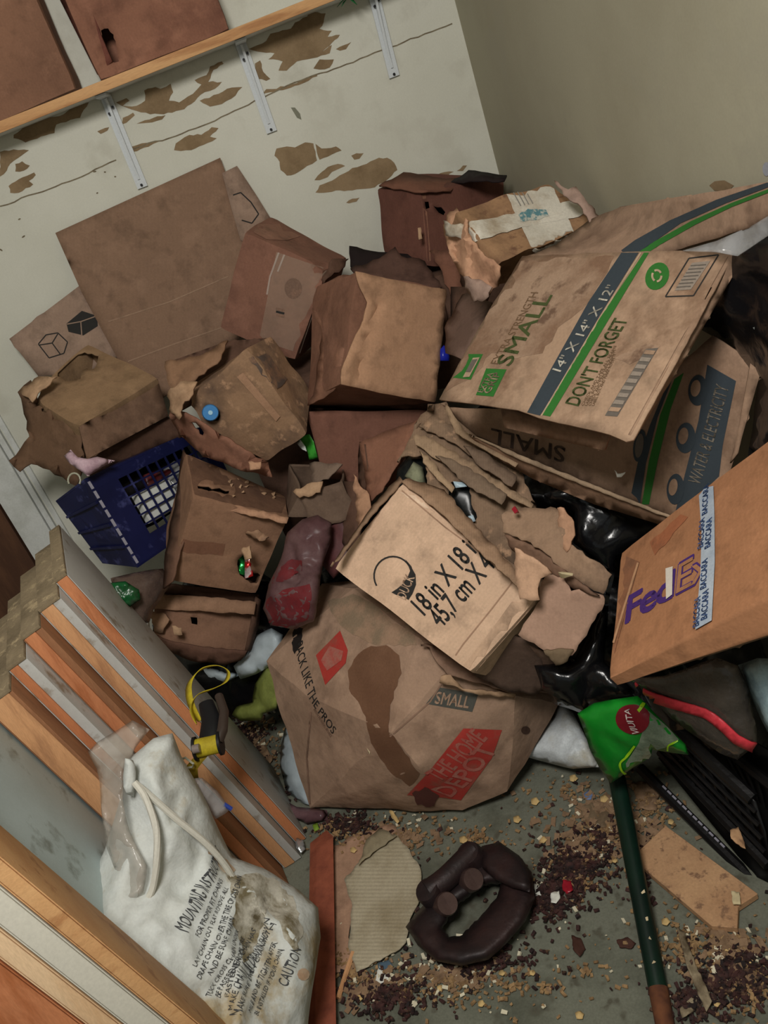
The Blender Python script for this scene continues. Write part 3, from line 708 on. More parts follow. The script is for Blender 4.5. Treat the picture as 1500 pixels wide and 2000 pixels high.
decal(b, [(470, 440), (532, 420), (600, 458), (560, 470), (520, 468)], card('reddish_light', (150, 104, 84)), r, 'worn_patch', .0008)
sheet('torn_flap', [(626, 545, 1.93), (650, 505, 1.94), (682, 505, 1.98), (668, 525, 1.95), (640, 542, 1.92), (632, 553, 1.92)], INSIDE, r, jag=3, sp=9, amp=.006)

# B6: pale fronted box with a torn left side
m6 = card('pale_front', (176, 130, 98), (140, 100, 76), .55, .8, 5)
f6 = FIT['b6']
fd6 = depth_plane([proj(f6[k]) for k in ('LFT', 'RFT', 'LFB')])
r, b = carton('b6', 'upright cardboard box with a smooth pale front and torn left side, centre of the heap', card('b6_body', (134, 90, 70), (100, 66, 52)), amp=.006, seed=6)
sheet('front_panel', [(x, y, fd6(x, y)) for x, y in ((695, 530), (745, 541), (800, 553), (872, 566), (868, 620), (860, 700), (850, 786), (760, 770), (668, 750), (668, 722), (690, 670), (712, 625), (718, 590), (703, 560))], m6, r, amp=.003, freq=4, sp=15, jag=1.2, thick=.005,
      fold=lambda x, y: -.016+(.014*max(0, 1-abs(x-(735-(y-600)*.28))/16) if y > 590 else 0))
sheet('side_panel', [(612, 556, 1.98), (650, 545, 1.93), (694, 532, 1.865), (700, 562, 1.84), (712, 590, 1.82), (704, 622, 1.80), (680, 660, 1.79), (670, 700, 1.775), (664, 745, 1.77), (640, 770, 1.81), (600, 792, 1.88), (614, 760, 1.87), (625, 690, 1.88), (628, 650, 1.89), (612, 615, 1.92)], card('side_brown', (142, 96, 74), (104, 70, 56), .42, .7, 10), r, amp=.012, freq=12, sp=12, jag=3, seed=2)
sheet('underside', [(600, 795, 1.97), (645, 762, 1.9), (668, 752, 1.86), (850, 787, 1.89), (835, 802, 1.93), (720, 799, 1.95)], INSIDE, r, amp=.005, sp=14, jag=2)  # dark sheet standing in for the shade in the gap below this box
# B13 black flap box behind it
r = thing('cardboard_box', 'dark opened box with black lining wedged behind the pale fronted box', 'box', P(770, 560, 2.05))
sheet('black_lining', [(682, 480, 2.12), (740, 492, 2.11), (825, 498, 2.08), (830, 535, 2.06), (700, 528, 2.06), (684, 520, 2.08)], paint('black_paper', (34, 24, 24), .8), r, amp=.005, jag=1.5)
sheet('brown_rim', [(684, 524, 2.04), (740, 505, 2.05), (772, 482, 2.06), (784, 500, 2.05), (830, 510, 2.04), (862, 560, 2.0), (850, 570, 1.99), (780, 552, 1.99), (700, 540, 2.0)], card('dark_rim', (96, 66, 56), (74, 50, 44), scale=10), r, amp=.01, freq=14, jag=3, sp=12)
sheet('back_wall_panel', [(690, 530, 2.1), (860, 560, 2.06), (880, 650, 2.06), (740, 650, 2.1)], INSIDE, r)

# B11: dark red box at the back corner
m11 = card('dark_red', (112, 68, 56), (88, 54, 46), .45, .75, 5)
r = thing('cardboard_box', 'dark red brown box with rounded holes standing in the back corner', 'box', P(840, 500, 2.05))
f11 = corners(LFT=(736, 366, 2.12), RFT=(822, 372, 2.02), RFB=(840, 520, 2.05), LFB=(752, 495, 2.15), LBT=(790, 336, 2.2), RBT=(985, 345, 2.14), RBB=(985, 520, 2.16), LBB=(800, 480, 2.26))
b = crush_box(r, f11, m11, amp=.006, seed=11, holes={'right': [[(828, 395), (838, 394), (840, 406), (830, 409)], [(846, 402), (862, 405), (870, 415), (866, 422), (856, 416)]]}, n=16)
sheet('top_flap', [(740, 362, 2.1), (788, 336, 2.16), (860, 346, 2.14), (900, 350, 2.12), (880, 372, 2.05), (824, 374, 2.0)], card('dark_red_top', (126, 80, 62), (96, 60, 50)), r, amp=.01, freq=8, sp=14, jag=2)
sheet('raised_flap', [(880, 356, 2.1), (915, 332, 2.12), (990, 342, 2.05), (985, 352, 2.0), (940, 352, 2.0)], paint('black_paper', ()), r, amp=.004, jag=2, sp=12)
decal(b, band([(828, 380), (832, 440), (838, 510)], 7), card('edge_light', (140, 92, 72)), r, 'worn_edge', sp=9)
sheet('torn_chip', [(816, 445, 2.0), (822, 444, 2.0), (825, 466, 2.0), (818, 468, 2.0)], TORN, r, sp=6, jag=1)
sheet('hanging_flap', [(838, 490, 1.98), (880, 485, 1.95), (900, 540, 1.92), (900, 590, 1.9), (880, 575, 1.9), (858, 520, 1.95)], card('dark_red_top', ()), r, amp=.01, jag=3, sp=11)

# B12: box with crossed white tape
m12 = card('taped_tan', (154, 114, 80), (118, 84, 62), .45, .7, 12, spots=(108, 78, 60))
r, b = carton('b12', 'battered tan box wrapped with crossed strips of grimy white tape by the right wall', m12, amp=.010, freq=11, seed=12, n=18)
decal(b, [(980, 362), (1072, 352), (1130, 470), (1062, 500), (1040, 490)], WTAPE, r, 'white_tape', .0016, sp=10, jag=1)
decal(b, [(880, 440), (960, 428), (1040, 410), (1128, 392), (1160, 400), (1130, 425), (1040, 440), (930, 472), (905, 470)], WTAPE, r, 'white_tape', .0022, sp=10, jag=1.5)
decal(b, [(1012, 422), (1030, 410), (1066, 412), (1072, 424), (1040, 432), (1016, 436)], mat('teal_scribble', rgb(84, 124, 130), .7, rgb(176, 176, 164), 70, .48, .56), r, 'teal_scribble', .003, sp=8, jag=2)
for i in range(4): decal(b, band([(998+i*8, 372-i*1.5), (1016+i*8, 404-i*1.5)], 2), mat('faded_label_ink', rgb(130, 126, 118), .8), r, 'label_stripe', .003, sp=8)
sheet('crumpled_end', [(872, 420, 1.6), (892, 405, 1.59), (912, 430, 1.53), (920, 470, 1.5), (945, 500, 1.49), (975, 520, 1.46), (972, 560, 1.5), (940, 582, 1.54), (918, 572, 1.56), (905, 540, 1.57), (885, 510, 1.58), (866, 450, 1.61)], card('torn_peach', (190, 140, 108), (150, 104, 80), scale=14), r, amp=.022, freq=22, sp=9, jag=3)
sheet('tape_tail', [(866, 430, 1.585), (880, 438, 1.56), (900, 436, 1.54), (912, 445, 1.53), (905, 470, 1.53), (890, 462, 1.55), (870, 460, 1.57)], WTAPE, r, amp=.014, freq=30, sp=7, jag=2, thick=.001)
sheet('torn_paper', [(905, 540, 1.52), (935, 545, 1.5), (960, 560, 1.49), (948, 585, 1.5), (925, 590, 1.52), (912, 570, 1.53)], card('torn_greyish', (160, 130, 116), (120, 92, 80), scale=16), r, amp=.02, freq=24, sp=7, jag=3)
sheet('corner_rag', [(1082, 352, 1.56), (1110, 370, 1.53), (1125, 364, 1.54), (1135, 378, 1.52), (1175, 428, 1.52), (1160, 440, 1.5), (1128, 395, 1.52), (1100, 380, 1.54)], card('torn_greyish', ()), r, amp=.008, freq=18, sp=8, jag=2.5)

# B8: worn box with the blue cap
m8 = card('worn_tan', (156, 118, 88), (104, 80, 66), .45, .68, 9, spots=(176, 140, 110))
r, b = carton('b8', 'worn tan box tipped on its corner with a blue cap poking through', m8, amp=.008, freq=9, seed=8, n=18,
              holes={'front': [[(394, 795), (412, 792), (426, 803), (425, 820), (410, 818), (398, 808)]]}, dents=[(FIT['b8']['LFB'], .07, .025)])
cap = thing('bottle_cap', 'round blue bottle cap poking out of the worn tan box', 'cap', P(410, 806, 1.86))
cc = P(411, 806, 1.875); ax = (EYE-cc).normalized()
tube('cap_shell', [cc, cc+ax*.02, cc+ax*.024], [.0185, .0185, .0165], paint('blue_plastic', (48, 118, 176), .35), cap, 20)
tube('cap_centre', [cc+ax*.0242, cc+ax*.0255], .005, paint('pale_blue', (150, 190, 210), .4), cap, 12)
sheet('lower_face', [(335, 792, 1.87), (352, 800, 1.85), (430, 848, 1.85), (500, 893, 1.86), (524, 903, 1.865), (530, 932, 1.9), (470, 918, 1.9), (398, 890, 1.92), (352, 850, 1.93), (330, 812, 1.91)], card('b8_under', (140, 92, 72), (108, 70, 56)), r, amp=.006, sp=12, jag=1.5,
      holes=[[(372, 825), (382, 826), (398, 845), (396, 852), (380, 838)]])
sheet('torn_corner', [(328, 765, 1.85), (352, 745, 1.83), (385, 745, 1.83), (372, 775, 1.82), (355, 790, 1.82), (350, 820, 1.83), (330, 800, 1.85)], TORN, r, amp=.016, freq=26, sp=8, jag=3)
sheet('left_wing', [(322, 706, 1.93), (392, 694, 1.9), (445, 664, 1.9), (430, 700, 1.86), (380, 742, 1.86), (333, 772, 1.88)], card('b8_wing', (148, 108, 80), (110, 78, 60)), r, amp=.01, freq=12, sp=11, jag=3)
sheet('dark_gap_fill', [(326, 708, 1.97), (445, 666, 1.95), (522, 660, 1.94), (480, 700, 1.92), (400, 775, 1.91), (345, 806, 1.93)], INSIDE, r, amp=.003, sp=14)  # dark sheet added so the gap behind the wing reads as shaded interior
decal(b, [(463, 735), (475, 727), (548, 812), (540, 822)], card('b8_ridge', (172, 128, 98)), r, 'tape_ridge', .003, sp=10)
decal(b, [(486, 700), (520, 690), (560, 740), (540, 760)], mat('grey_dirt', rgb(92, 78, 70), .9, rgb(140, 106, 82), 12, .5, .62), r, 'dirt_smear', .0015, sp=10, jag=3)
sheet('torn_tab', [(485, 902, 1.84), (510, 902, 1.84), (508, 916, 1.84), (488, 918, 1.84)], card('torn_peach', ()), r, sp=6, jag=2)

# B9 upper and lower boxes
m9 = card('mid_brown', (152, 110, 84), (124, 88, 68), .5, .72, 7)
r, b = carton('b9u', 'brown box with a gnawed hole showing foil, propped above the smaller split box', m9, amp=.004, seed=9, n=18,
   holes={'front': [[(466, 1095), (480, 1082), (490, 1090), (492, 1118), (516, 1128), (508, 1140), (490, 1142), (470, 1126)]], 'top': [[(384, 950), (420, 955), (446, 958), (444, 966), (420, 962), (386, 956)]]})
sheet('left_panel', [(357, 878, 2.02), (364, 890, 2.0), (378, 972, 1.89), (336, 1135, 1.9), (318, 1150, 1.93), (322, 1080, 1.97), (345, 960, 2.0)], card('b9_left', (120, 84, 66), (92, 66, 52)), r, sp=16, amp=.006, jag=1.5)
decal(b, [(366, 890), (460, 925), (553, 962), (561, 1006), (470, 988), (380, 966)], card('b9_top', (122, 86, 66), (100, 70, 56), scale=12), r, 'shaded_top', .0008, sp=12, jag=1.5, holes=[[(384, 950), (420, 955), (446, 958), (444, 966), (420, 962), (386, 956)]])  # top face toned darker than the front, its shade put into the brown
sheet('lip', [(376, 970, 1.885), (410, 976, 1.885), (480, 992, 1.89), (564, 1010, 1.9), (560, 1022, 1.895), (480, 1004, 1.885), (376, 982, 1.88)], card('torn_peach', ()), r, sp=9, amp=.004, jag=2)
decal(b, [(345, 1052), (400, 1058), (440, 1062), (435, 1085), (380, 1080), (340, 1075)], card('b9_smear', (132, 88, 66)), r, 'damp_smear', .0008, jag=2)
sheet('curled_paper', [(470, 1072, 1.9), (487, 1066, 1.89), (490, 1090, 1.88), (478, 1094, 1.89)], TORN, r, amp=.006, sp=6, jag=1.5)
sheet('chewed_paper', [(478, 1040, 1.9), (505, 1036, 1.89), (525, 1048, 1.9), (512, 1056, 1.89), (490, 1050, 1.9)], card('chewed', (160, 120, 92), (96, 70, 56), scale=30), r, amp=.008, freq=40, sp=6, jag=2)
for i in range(16): 
    x, y = random.uniform(440, 556), random.uniform(932, 975); p, n_ = hit(b, x, y)
    if p: hull('chewed_crumb', [p+n_*.002+Vector((random.uniform(-.007, .007), random.uniform(-.007, .007), random.uniform(-.003, .006))) for k in range(7)], TORN, r, 0, .001)
w = thing('foil_wrapper', 'shiny green and red foil wrapper inside the gnawed box hole', 'wrapper', P(480, 1105, 1.97))
sheet('green_foil', [(464, 1085, 1.99), (480, 1080, 1.99), (480, 1125, 1.99), (466, 1120, 1.99)], mat('green_foil', rgb(40, 150, 70), .2, metal=.6), w, amp=.01, freq=40, sp=6, thick=.001)
sheet('red_foil', [(478, 1085, 1.985), (490, 1080, 1.98), (494, 1125, 1.97), (478, 1130, 1.98)], mat('red_foil', rgb(190, 40, 40), .2, rgb(220, 200, 200), 40, .5, .6, metal=.5), w, amp=.01, freq=40, sp=6, thick=.001)
m9l = card('split_box', (140, 100, 78), (104, 72, 56), .45, .7, 8)
r, b = carton('b9l', 'small split brown box under the gnawed box, low above the floor litter', m9l, amp=.006, seed=10, holes={'front': [[(374, 1208), (383, 1208), (383, 1218), (375, 1217)]], 'top': []} if 0 else {'front': [[(372, 1206), (384, 1207), (384, 1220), (374, 1218)]]}, n=16)
sheet('front_band', [(300, 1160, 2.06), (400, 1165, 2.05), (500, 1176, 2.04), (496, 1200, 2.03), (400, 1194, 2.04), (296, 1188, 2.05)], card('split_band', (152, 112, 86), (120, 86, 66)), r, amp=.005, sp=12, jag=1.5)
sheet('lower_wrap', [(296, 1240, 2.06), (340, 1256, 2.05), (420, 1268, 2.05), (482, 1272, 2.04), (470, 1290, 2.06), (440, 1299, 2.07), (370, 1290, 2.08), (320, 1270, 2.09)], card('split_dark', (104, 70, 56), (80, 54, 44)), r, amp=.006, sp=12, jag=1.5)
sheet('right_flap', [(500, 1165, 2.06), (510, 1172, 2.07), (506, 1220, 2.08), (490, 1270, 2.09), (480, 1275, 2.07), (492, 1215, 2.05)], INSIDE, r, sp=12, amp=.004)
sheet('torn_lip', [(336, 1222, 2.02), (355, 1226, 2.02), (356, 1240, 2.02), (340, 1240, 2.02)], TORN, r, sp=6, jag=2, amp=.006)
sheet('torn_left', [(292, 1195, 2.05), (318, 1196, 2.04), (330, 1210, 2.03), (318, 1236, 2.03), (300, 1230, 2.04)], card('chewed', ()), r, amp=.014, freq=30, sp=7, jag=3)
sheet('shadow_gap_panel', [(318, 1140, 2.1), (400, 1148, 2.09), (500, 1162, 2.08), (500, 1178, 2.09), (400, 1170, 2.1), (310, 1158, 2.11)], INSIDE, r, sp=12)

# B7: reddish inner wall and its companions between the big boxes
r = thing('cardboard_box', 'open reddish box with a straight rim, below the pale fronted box', 'box', P(700, 900, 1.98))
f7 = corners(LFT=(596, 802, 1.93), RFT=(835, 800, 1.93), RFB=(800, 960, 1.98), LFB=(630, 935, 1.98), LBT=(610, 778, 2.1), RBT=(845, 780, 2.1), RBB=(810, 900, 2.2), LBB=(640, 890, 2.2))
crush_box(r, f7, card('reddish_rim', (128, 82, 66), (104, 66, 54), .45, .8, 5), openf=('top',), amp=.004, seed=7)
r = thing('cardboard_flap', 'folded reddish brown flap beside the layered flattened cardboard', 'cardboard', P(760, 930, 1.85))
sheet('panel', [(702, 865, 1.85), (745, 845, 1.83), (815, 820, 1.79), (790, 880, 1.76), (745, 960, 1.78), (715, 985, 1.82), (712, 920, 1.84)], card('fold_red', (146, 96, 74), (116, 74, 58)), r, amp=.006, sp=13, jag=1.5)
sheet('edge_strip', [(702, 863, 1.87), (712, 868, 1.84), (718, 910, 1.83), (712, 960, 1.85), (700, 950, 1.88), (699, 890, 1.89)], INSIDE, r, sp=10)
r = thing('cardboard_box', 'collapsed grey brown box with a torn open top, behind the red netting sack', 'box', P(640, 960, 1.95))
fA = corners(LFT=(585, 962, 1.9), RFT=(668, 938, 1.88), RFB=(685, 1010, 1.9), LFB=(560, 1010, 1.93), LBT=(565, 905, 2.02), RBT=(672, 905, 2.0), RBB=(690, 960, 2.05), LBB=(560, 960, 2.08))
crush_box(r, fA, card('grey_brown', (116, 92, 76), (92, 70, 58), .45, .7, 9), openf=('top',), amp=.008, seed=13)
sheet('torn_flap', [(604, 905, 1.95), (625, 902, 1.93), (668, 906, 1.9), (640, 935, 1.9), (612, 942, 1.92)], card('grey_brown2', (132, 108, 92), (100, 80, 68)), r, amp=.01, jag=3, sp=10)
sheet('torn_flap', [(572, 960, 1.88), (600, 945, 1.87), (630, 940, 1.86), (625, 962, 1.86), (585, 972, 1.87)], TORN, r, amp=.01, jag=3, sp=9)
sheet('lower_wrap', [(588, 968, 1.89), (668, 940, 1.87), (700, 1010, 1.88), (640, 1025, 1.88), (600, 1015, 1.89)], card('grey_brown', ()), r, amp=.008, jag=2, sp=13)
r = thing('cardboard_scrap', 'ragged upright strip of tan cardboard left of the pale printed box', 'cardboard', P(705, 1000, 1.8))
sheet('strip', [(690, 925, 1.84), (700, 942, 1.83), (720, 965, 1.8), (724, 990, 1.78), (712, 1010, 1.77), (700, 1040, 1.78), (695, 990, 1.81)], card('torn_peach', ()), r, amp=.01, jag=3, sp=8)
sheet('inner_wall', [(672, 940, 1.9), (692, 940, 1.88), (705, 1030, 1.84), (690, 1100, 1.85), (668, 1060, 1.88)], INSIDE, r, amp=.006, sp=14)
o = sheet('green_wrapper', [(582, 862, 1.97), (590, 852, 1.95), (604, 848, 1.94), (612, 862, 1.94), (618, 885, 1.95), (622, 896, 1.96), (604, 898, 1.96), (600, 880, 1.95)], mat('green_white_wrap', rgb(64, 160, 56), .3, rgb(40, 120, 40), 20), amp=.012, freq=30, sp=6, thick=.001); tag(o, 'crinkled bright green wrapper between the tipped tan box and the reddish box', 'wrapper')
o = sheet('white_wrapper', [(580, 866, 1.96), (586, 858, 1.955), (596, 872, 1.945), (599, 882, 1.945), (588, 876, 1.95)], paint('white_film', (220, 226, 222), .3), amp=.006, sp=5, thick=.001); tag(o, 'white scrap of wrapper next to the bright green wrapper', 'wrapper')
# ------------------------------------------------------------------ green striped moving box (right)
mg = card('moving_box', (168, 134, 108), (124, 92, 70), .48, .66, 7)
LP3 = [(860, 780, 1.437), (1020, 500, 1.465), (1230, 860, 1.113)]
r = thing('moving_box', 'collapsed moving box lid with green and navy stripes reading SMALL and DONT FORGET', 'box', P(1145, 700, 1.3))
ld = sheet('printed_panel', [(858, 780), (935, 640), (1020, 500), (1220, 492), (1425, 488), (1432, 494), (1340, 670), (1236, 858), (1222, 862), (1190, 848), (1050, 815), (1010, 800), (940, 790)], mg, r, plane=LP3, amp=.004, freq=5, sp=20, jag=.8)
sheet('edge_flap', [(1425, 500, 1.14), (1450, 507, 1.145), (1350, 680, 1.135), (1240, 858, 1.125), (1232, 850, 1.115), (1330, 670, 1.125)], card('moving_edge', (156, 122, 98), (120, 90, 70)), r, sp=14, amp=.003)
sheet('lower_flap', [(978, 795, 1.40), (1050, 817, 1.335), (1190, 850, 1.19), (1180, 880, 1.22), (1080, 858, 1.33), (985, 835, 1.42)], card('moving_under', (140, 104, 80), (110, 80, 62)), r, sp=14, amp=.003)
up = sheet('upper_flap', [(1018, 505, 1.475), (1085, 478, 1.53), (1150, 430, 1.52), (1212, 404, 1.42), (1350, 382, 1.19), (1560, 345, .96), (1560, 395, .955), (1480, 440, 1.06), (1300, 495, 1.27), (1220, 496, 1.32), (1120, 500, 1.42)], card('moving_flap', (150, 118, 96), (112, 84, 68)), r, sp=16, amp=.004, jag=1)
sheet('flap_rim', [(1210, 404, 1.43), (1350, 380, 1.2), (1350, 388, 1.195), (1215, 414, 1.42)], card('moving_edge', ()), r, sp=10)
decal(up, [(1205, 496), (1240, 470), (1310, 430), (1400, 390), (1500, 356), (1510, 362), (1420, 396), (1330, 436), (1268, 480), (1245, 494)], NAVY, up, 'navy_stripe', sp=12)
decal(up, [(1246, 494), (1275, 474), (1350, 432), (1430, 396), (1510, 366), (1512, 372), (1430, 404), (1360, 438), (1290, 478), (1266, 494)], GREEN, up, 'green_stripe', sp=12)
dk = lambda pl, m, nm='print', **k: decal(ld, pl, m, ld, nm, sp=16, **k)
DAMP = mat('damp_stain', rgb(122, 94, 74), .75, rgb(*desat((160, 128, 104))), 9, .42, .62, col3=rgb(104, 80, 64), scale3=20)
dk([(870, 765), (935, 648), (1018, 510), (1120, 505), (1200, 500), (1150, 590), (1090, 640), (1060, 690), (1010, 700), (960, 690), (920, 740)], DAMP, 'damp_stain', off=.0004, jag=4)
dk([(1200, 700), (1262, 672), (1290, 676), (1270, 694), (1230, 712)], DAMP, 'damp_stain', off=.0004, jag=2)
dk([(1214, 494), (1248, 494), (1170, 620), (1070, 790), (1055, 812), (1030, 806), (1080, 715), (1150, 590)], NAVY, 'navy_stripe')
dk([(1258, 494), (1268, 494), (1085, 798), (1075, 814), (1060, 811), (1170, 625)], GREEN, 'green_stripe')
dk(band([(1252, 494), (1168, 628), (1058, 812)], 3), card('stripe_gap', (180, 150, 122)), 'stripe_gap')
lettering(ld, 'SMALL', (996, 716), (1080, 577), .036, paint('dark_green_ink', (66, 76, 40), .8), ld, .012)
lettering(ld, 'EXTRA STRENGTH', (972, 712), (1052, 572), .018, paint('faded_brown_ink', (104, 80, 58), .8), ld)
lettering(ld, "14\" X 14\" X 12\"", (1096, 728), (1206, 560), .020, paint('pale_grey_ink', (190, 184, 170), .8), ld, .006, off=.0022)
lettering(ld, "DON'T FORGET", (1130, 794), (1228, 624), .028, paint('dark_green_ink', ()), ld, .012)
for i in range(4):
    lettering(ld, 'LABEL BOX AND MARK ROOM' if i % 2 else 'CHECK AND TAPE ALL SEAMS', (1140+i*7, 793), (1205+i*7-i*8, 676+i*8), .005, paint('faded_brown_ink', ()), ld, off=.001)
rect = [(1188, 806), (1272, 680), (1286, 682), (1204, 812), (1188, 806)]
dk([(1182, 812), (1262, 682), (1286, 680), (1206, 814)], mat('grey_ink', rgb(98, 90, 82), .8), 'tick_list')
for i in range(9):
    t = .04+i*.107; x, y = 1184+t*80, 812-t*130
    decal(ld, [(x+2, y-3), (x+22, y-1.5), (x+26+ (0 if i else 2), y-9), (x+7, y-11)], card('moving_box', ()) if i in (0, 8) else mat('grey_ink_light', rgb(136, 124, 112), .8), ld, 'tick_row', .0018, sp=9)
dk(ellipse(1284, 540, 22, 28, 28), GREEN, 'recycling_seal')
for a0 in (0, 120, 240):
    pts = [(1284+9*math.cos(math.radians(a0+i*18)), 540+11*math.sin(math.radians(a0+i*18))) for i in range(6)]
    decal(ld, band(pts, 4), card('stripe_gap', ()), ld, 'recycling_arrow', .0018, sp=6)
cert = [(1300, 580), (1346, 505), (1404, 498), (1355, 578)]
for i in range(4): dk(band([cert[i], cert[(i+1) % 4]], 2.4), INK, 'certificate_border')
dk([(1318, 568), (1352, 514), (1388, 510), (1350, 566)], mat('grey_ink_light', ()), 'certificate_text')
for i in range(7): dk(band([(1322+i*4.6, 562-i*7), (1350+i*5, 560-i*7)], 1.8), mat('grey_ink', ()), 'certificate_line', off=.0016)
dk([(885, 738), (884, 725), (898, 700), (915, 692), (944, 692), (920, 742)], GREEN, 'logo_block'); decal(ld, [(905, 738), (925, 700), (938, 699), (918, 737)], card('stripe_gap', ()), ld, 'logo_window', .0018, sp=8); decal(ld, [(911, 728), (924, 704), (934, 703), (920, 728)], mat('grey_ink', ()), ld, 'logo_window', .0026, sp=8)
dk([(930, 772), (950, 720), (990, 722), (964, 775)], GREEN, 'logo_block')
lettering(ld, 'EXTRA', (944, 768), (966, 730), .014, card('stripe_gap', ()), ld, .01, off=.002)
lettering(ld, 'GRIP', (957, 770), (980, 730), .016, card('stripe_gap', ()), ld, .01, off=.002)
# second moving box under the lid
WP3 = [(870, 800, 1.70), (1310, 1010, 1.36), (1485, 725, 1.205)]
r = thing('moving_box', 'opened moving box lying under the striped lid, printed WATER & ELECTRICITY', 'box', P(1250, 900, 1.45))
wp = sheet('printed_panel', [(868, 796), (1000, 800), (1180, 830), (1250, 760), (1340, 700), (1392, 655), (1430, 680), (1470, 705), (1465, 740), (1438, 880), (1415, 950), (1312, 1012), (1180, 960), (1020, 890), (930, 850)], card('moving_second', (156, 122, 98), (112, 84, 66), .48, .7, 6), r, plane=WP3, amp=.004, sp=20, jag=.8)
sheet('edge_flap', [(1466, 710, 1.185), (1486, 726, 1.185), (1440, 885, 1.22), (1425, 905, 1.235), (1440, 850, 1.215)], card('moving_edge', ()), r, sp=12)
sheet('bottom_flap', [(915, 850, 1.60), (1020, 895, 1.53), (1180, 962, 1.42), (1312, 1012, 1.34), (1300, 1028, 1.37), (1160, 985, 1.47), (1040, 935, 1.55), (960, 890, 1.6)], card('moving_under', ()), r, sp=14, amp=.003)
sheet('rim_strip', [(905, 842, 1.6), (1020, 890, 1.52), (1180, 956, 1.41), (1312, 1008, 1.335), (1311, 1014, 1.335), (1180, 964, 1.41), (1018, 899, 1.52)], card('moving_edge_light', (176, 146, 118)), r, sp=10, amp=.002, jag=1)
wd = lambda pl, m, nm, **k: decal(wp, pl, m, wp, nm, sp=16, **k)
wd([(1382, 712), (1438, 744), (1412, 870), (1405, 930), (1330, 1000), (1318, 1005), (1345, 900), (1365, 820)], NAVY, 'navy_panel')
wd([(1318, 740), (1336, 728), (1310, 800), (1285, 900), (1268, 985), (1254, 985), (1268, 900), (1290, 810)], GREEN, 'green_stripe')
wd([(1296, 768), (1312, 745), (1285, 815), (1262, 905), (1250, 985), (1230, 980), (1248, 895), (1270, 830)], NAVY, 'navy_stripe')
lettering(wp, 'WATER & ELECTRICITY', (1368, 948), (1425, 756), .022, paint('dim_grey_ink', (120, 112, 100), .8), wp, .004, off=.002)
for (x, y, rx, ry) in ((1364, 762, 19, 30), (1340, 855, 19, 30), (1320, 955, 17, 30)):
    wd(ellipse(x, y, rx, ry, 4), NAVY, 'round_icon', off=.0014); wd(ellipse(x-4, y-4, rx*.5, ry*.55, 10), card('moving_second', ()), 'icon_symbol', off=.0022)
wd(ellipse(1250, 870, 12, 32, 8), NAVY, 'round_icon', off=.0014); wd(ellipse(1250, 870, 8, 24, 8), mat('grey_ink', ()), 'icon_symbol', off=.0022)
lettering(wp, 'SMALL', (1105, 874), (960, 836), .03, mat('faded_dark', rgb(70, 56, 48), .9), wp, .01)
o = sheet('paper_flake', [(1200, 918, 1.36), (1206, 925, 1.36), (1222, 922, 1.355), (1214, 932, 1.36), (1205, 932, 1.36)], paint('white_scrap', (220, 220, 210), .7), sp=5, jag=1.5, amp=.004, thick=.001); tag(o, 'tiny white paper flake stuck under the striped lid', 'paper')

# ------------------------------------------------------------------ layered flattened cardboard behind the pale printed box
r = thing('flattened_cardboard_stack', 'worn layered stack of flattened corrugated cardboard with gnawed holes', 'cardboard', P(880, 920, 1.7))
mL = card('layered', (142, 112, 88), (100, 80, 64), .45, .66, 12, spots=(168, 136, 108), stripes=(70, .05, 2))
base = [(780, 900, 1.66), (812, 830, 1.71), (838, 792, 1.73), (870, 788, 1.72), (950, 840, 1.66), (1010, 910, 1.62), (1048, 985, 1.58), (1046, 1050, 1.57), (1010, 1110, 1.57), (880, 1010, 1.6), (770, 955, 1.64)]
s1 = sheet('layer', base, mL, r, amp=.008, freq=16, sp=12, jag=3, seed=3, holes=[[(768, 955), (770, 915), (790, 890), (822, 888), (832, 905), (834, 945), (820, 952), (800, 945)], [(874, 972), (882, 940), (918, 952), (920, 975), (932, 1010), (925, 1024), (905, 1010), (890, 985)]])
for i, (pl, d) in enumerate(([(800, 862), (835, 800), (1046, 960), (1044, 985), (830, 850)], .012), ) if 0 else enumerate(()): pass
strips = [[(818, 832), (845, 810), (905, 842), (970, 905), (960, 915), (880, 862)], [(806, 850), (830, 850), (930, 908), (1042, 985), (1038, 992), (920, 930), (850, 895), (812, 868)],
          [(820, 880), (836, 890), (862, 925), (888, 952), (882, 962), (850, 930), (826, 902)], [(850, 890), (880, 895), (950, 935), (990, 965), (980, 985), (915, 950)], [(905, 870), (940, 880), (1010, 930), (1000, 950), (930, 905)]]
bp = depth_plane([(812, 830, 1.69), (1048, 985, 1.555), (880, 1010, 1.575)])
for i, s in enumerate(strips): sheet('torn_strip', [(x, y, bp(x, y)-.006*i) for x, y in s], card(('layered', 'lay_b', 'lay_c', 'lay_d', 'lay_e')[i], ((150, 118, 92), (166, 134, 104), (172, 140, 108), (128, 104, 84), (120, 96, 78))[i], (104, 82, 66), scale=14, stripes=(70, .05, 2)), r, amp=.006, freq=20, sp=9, jag=2.5, seed=i)
sheet('rail_strip', [(872, 790, 1.66), (880, 800, 1.65), (905, 840, 1.62), (1012, 905, 1.55), (1006, 912, 1.55), (890, 845, 1.62), (868, 798, 1.66)], card('lay_b', ()), r, sp=8, jag=1)
o = blob('black_bag_scrap', [(772, 950, 1.70), (776, 915, 1.70), (795, 888, 1.71), (830, 892, 1.7), (840, 940, 1.68), (815, 960, 1.68)], paint('black_film', (20, 22, 22), .25), sp=9, bulge=.012, back=.02, amp=.006); tag(o, 'black plastic seen through the left gnawed hole of the layered cardboard', 'bag')
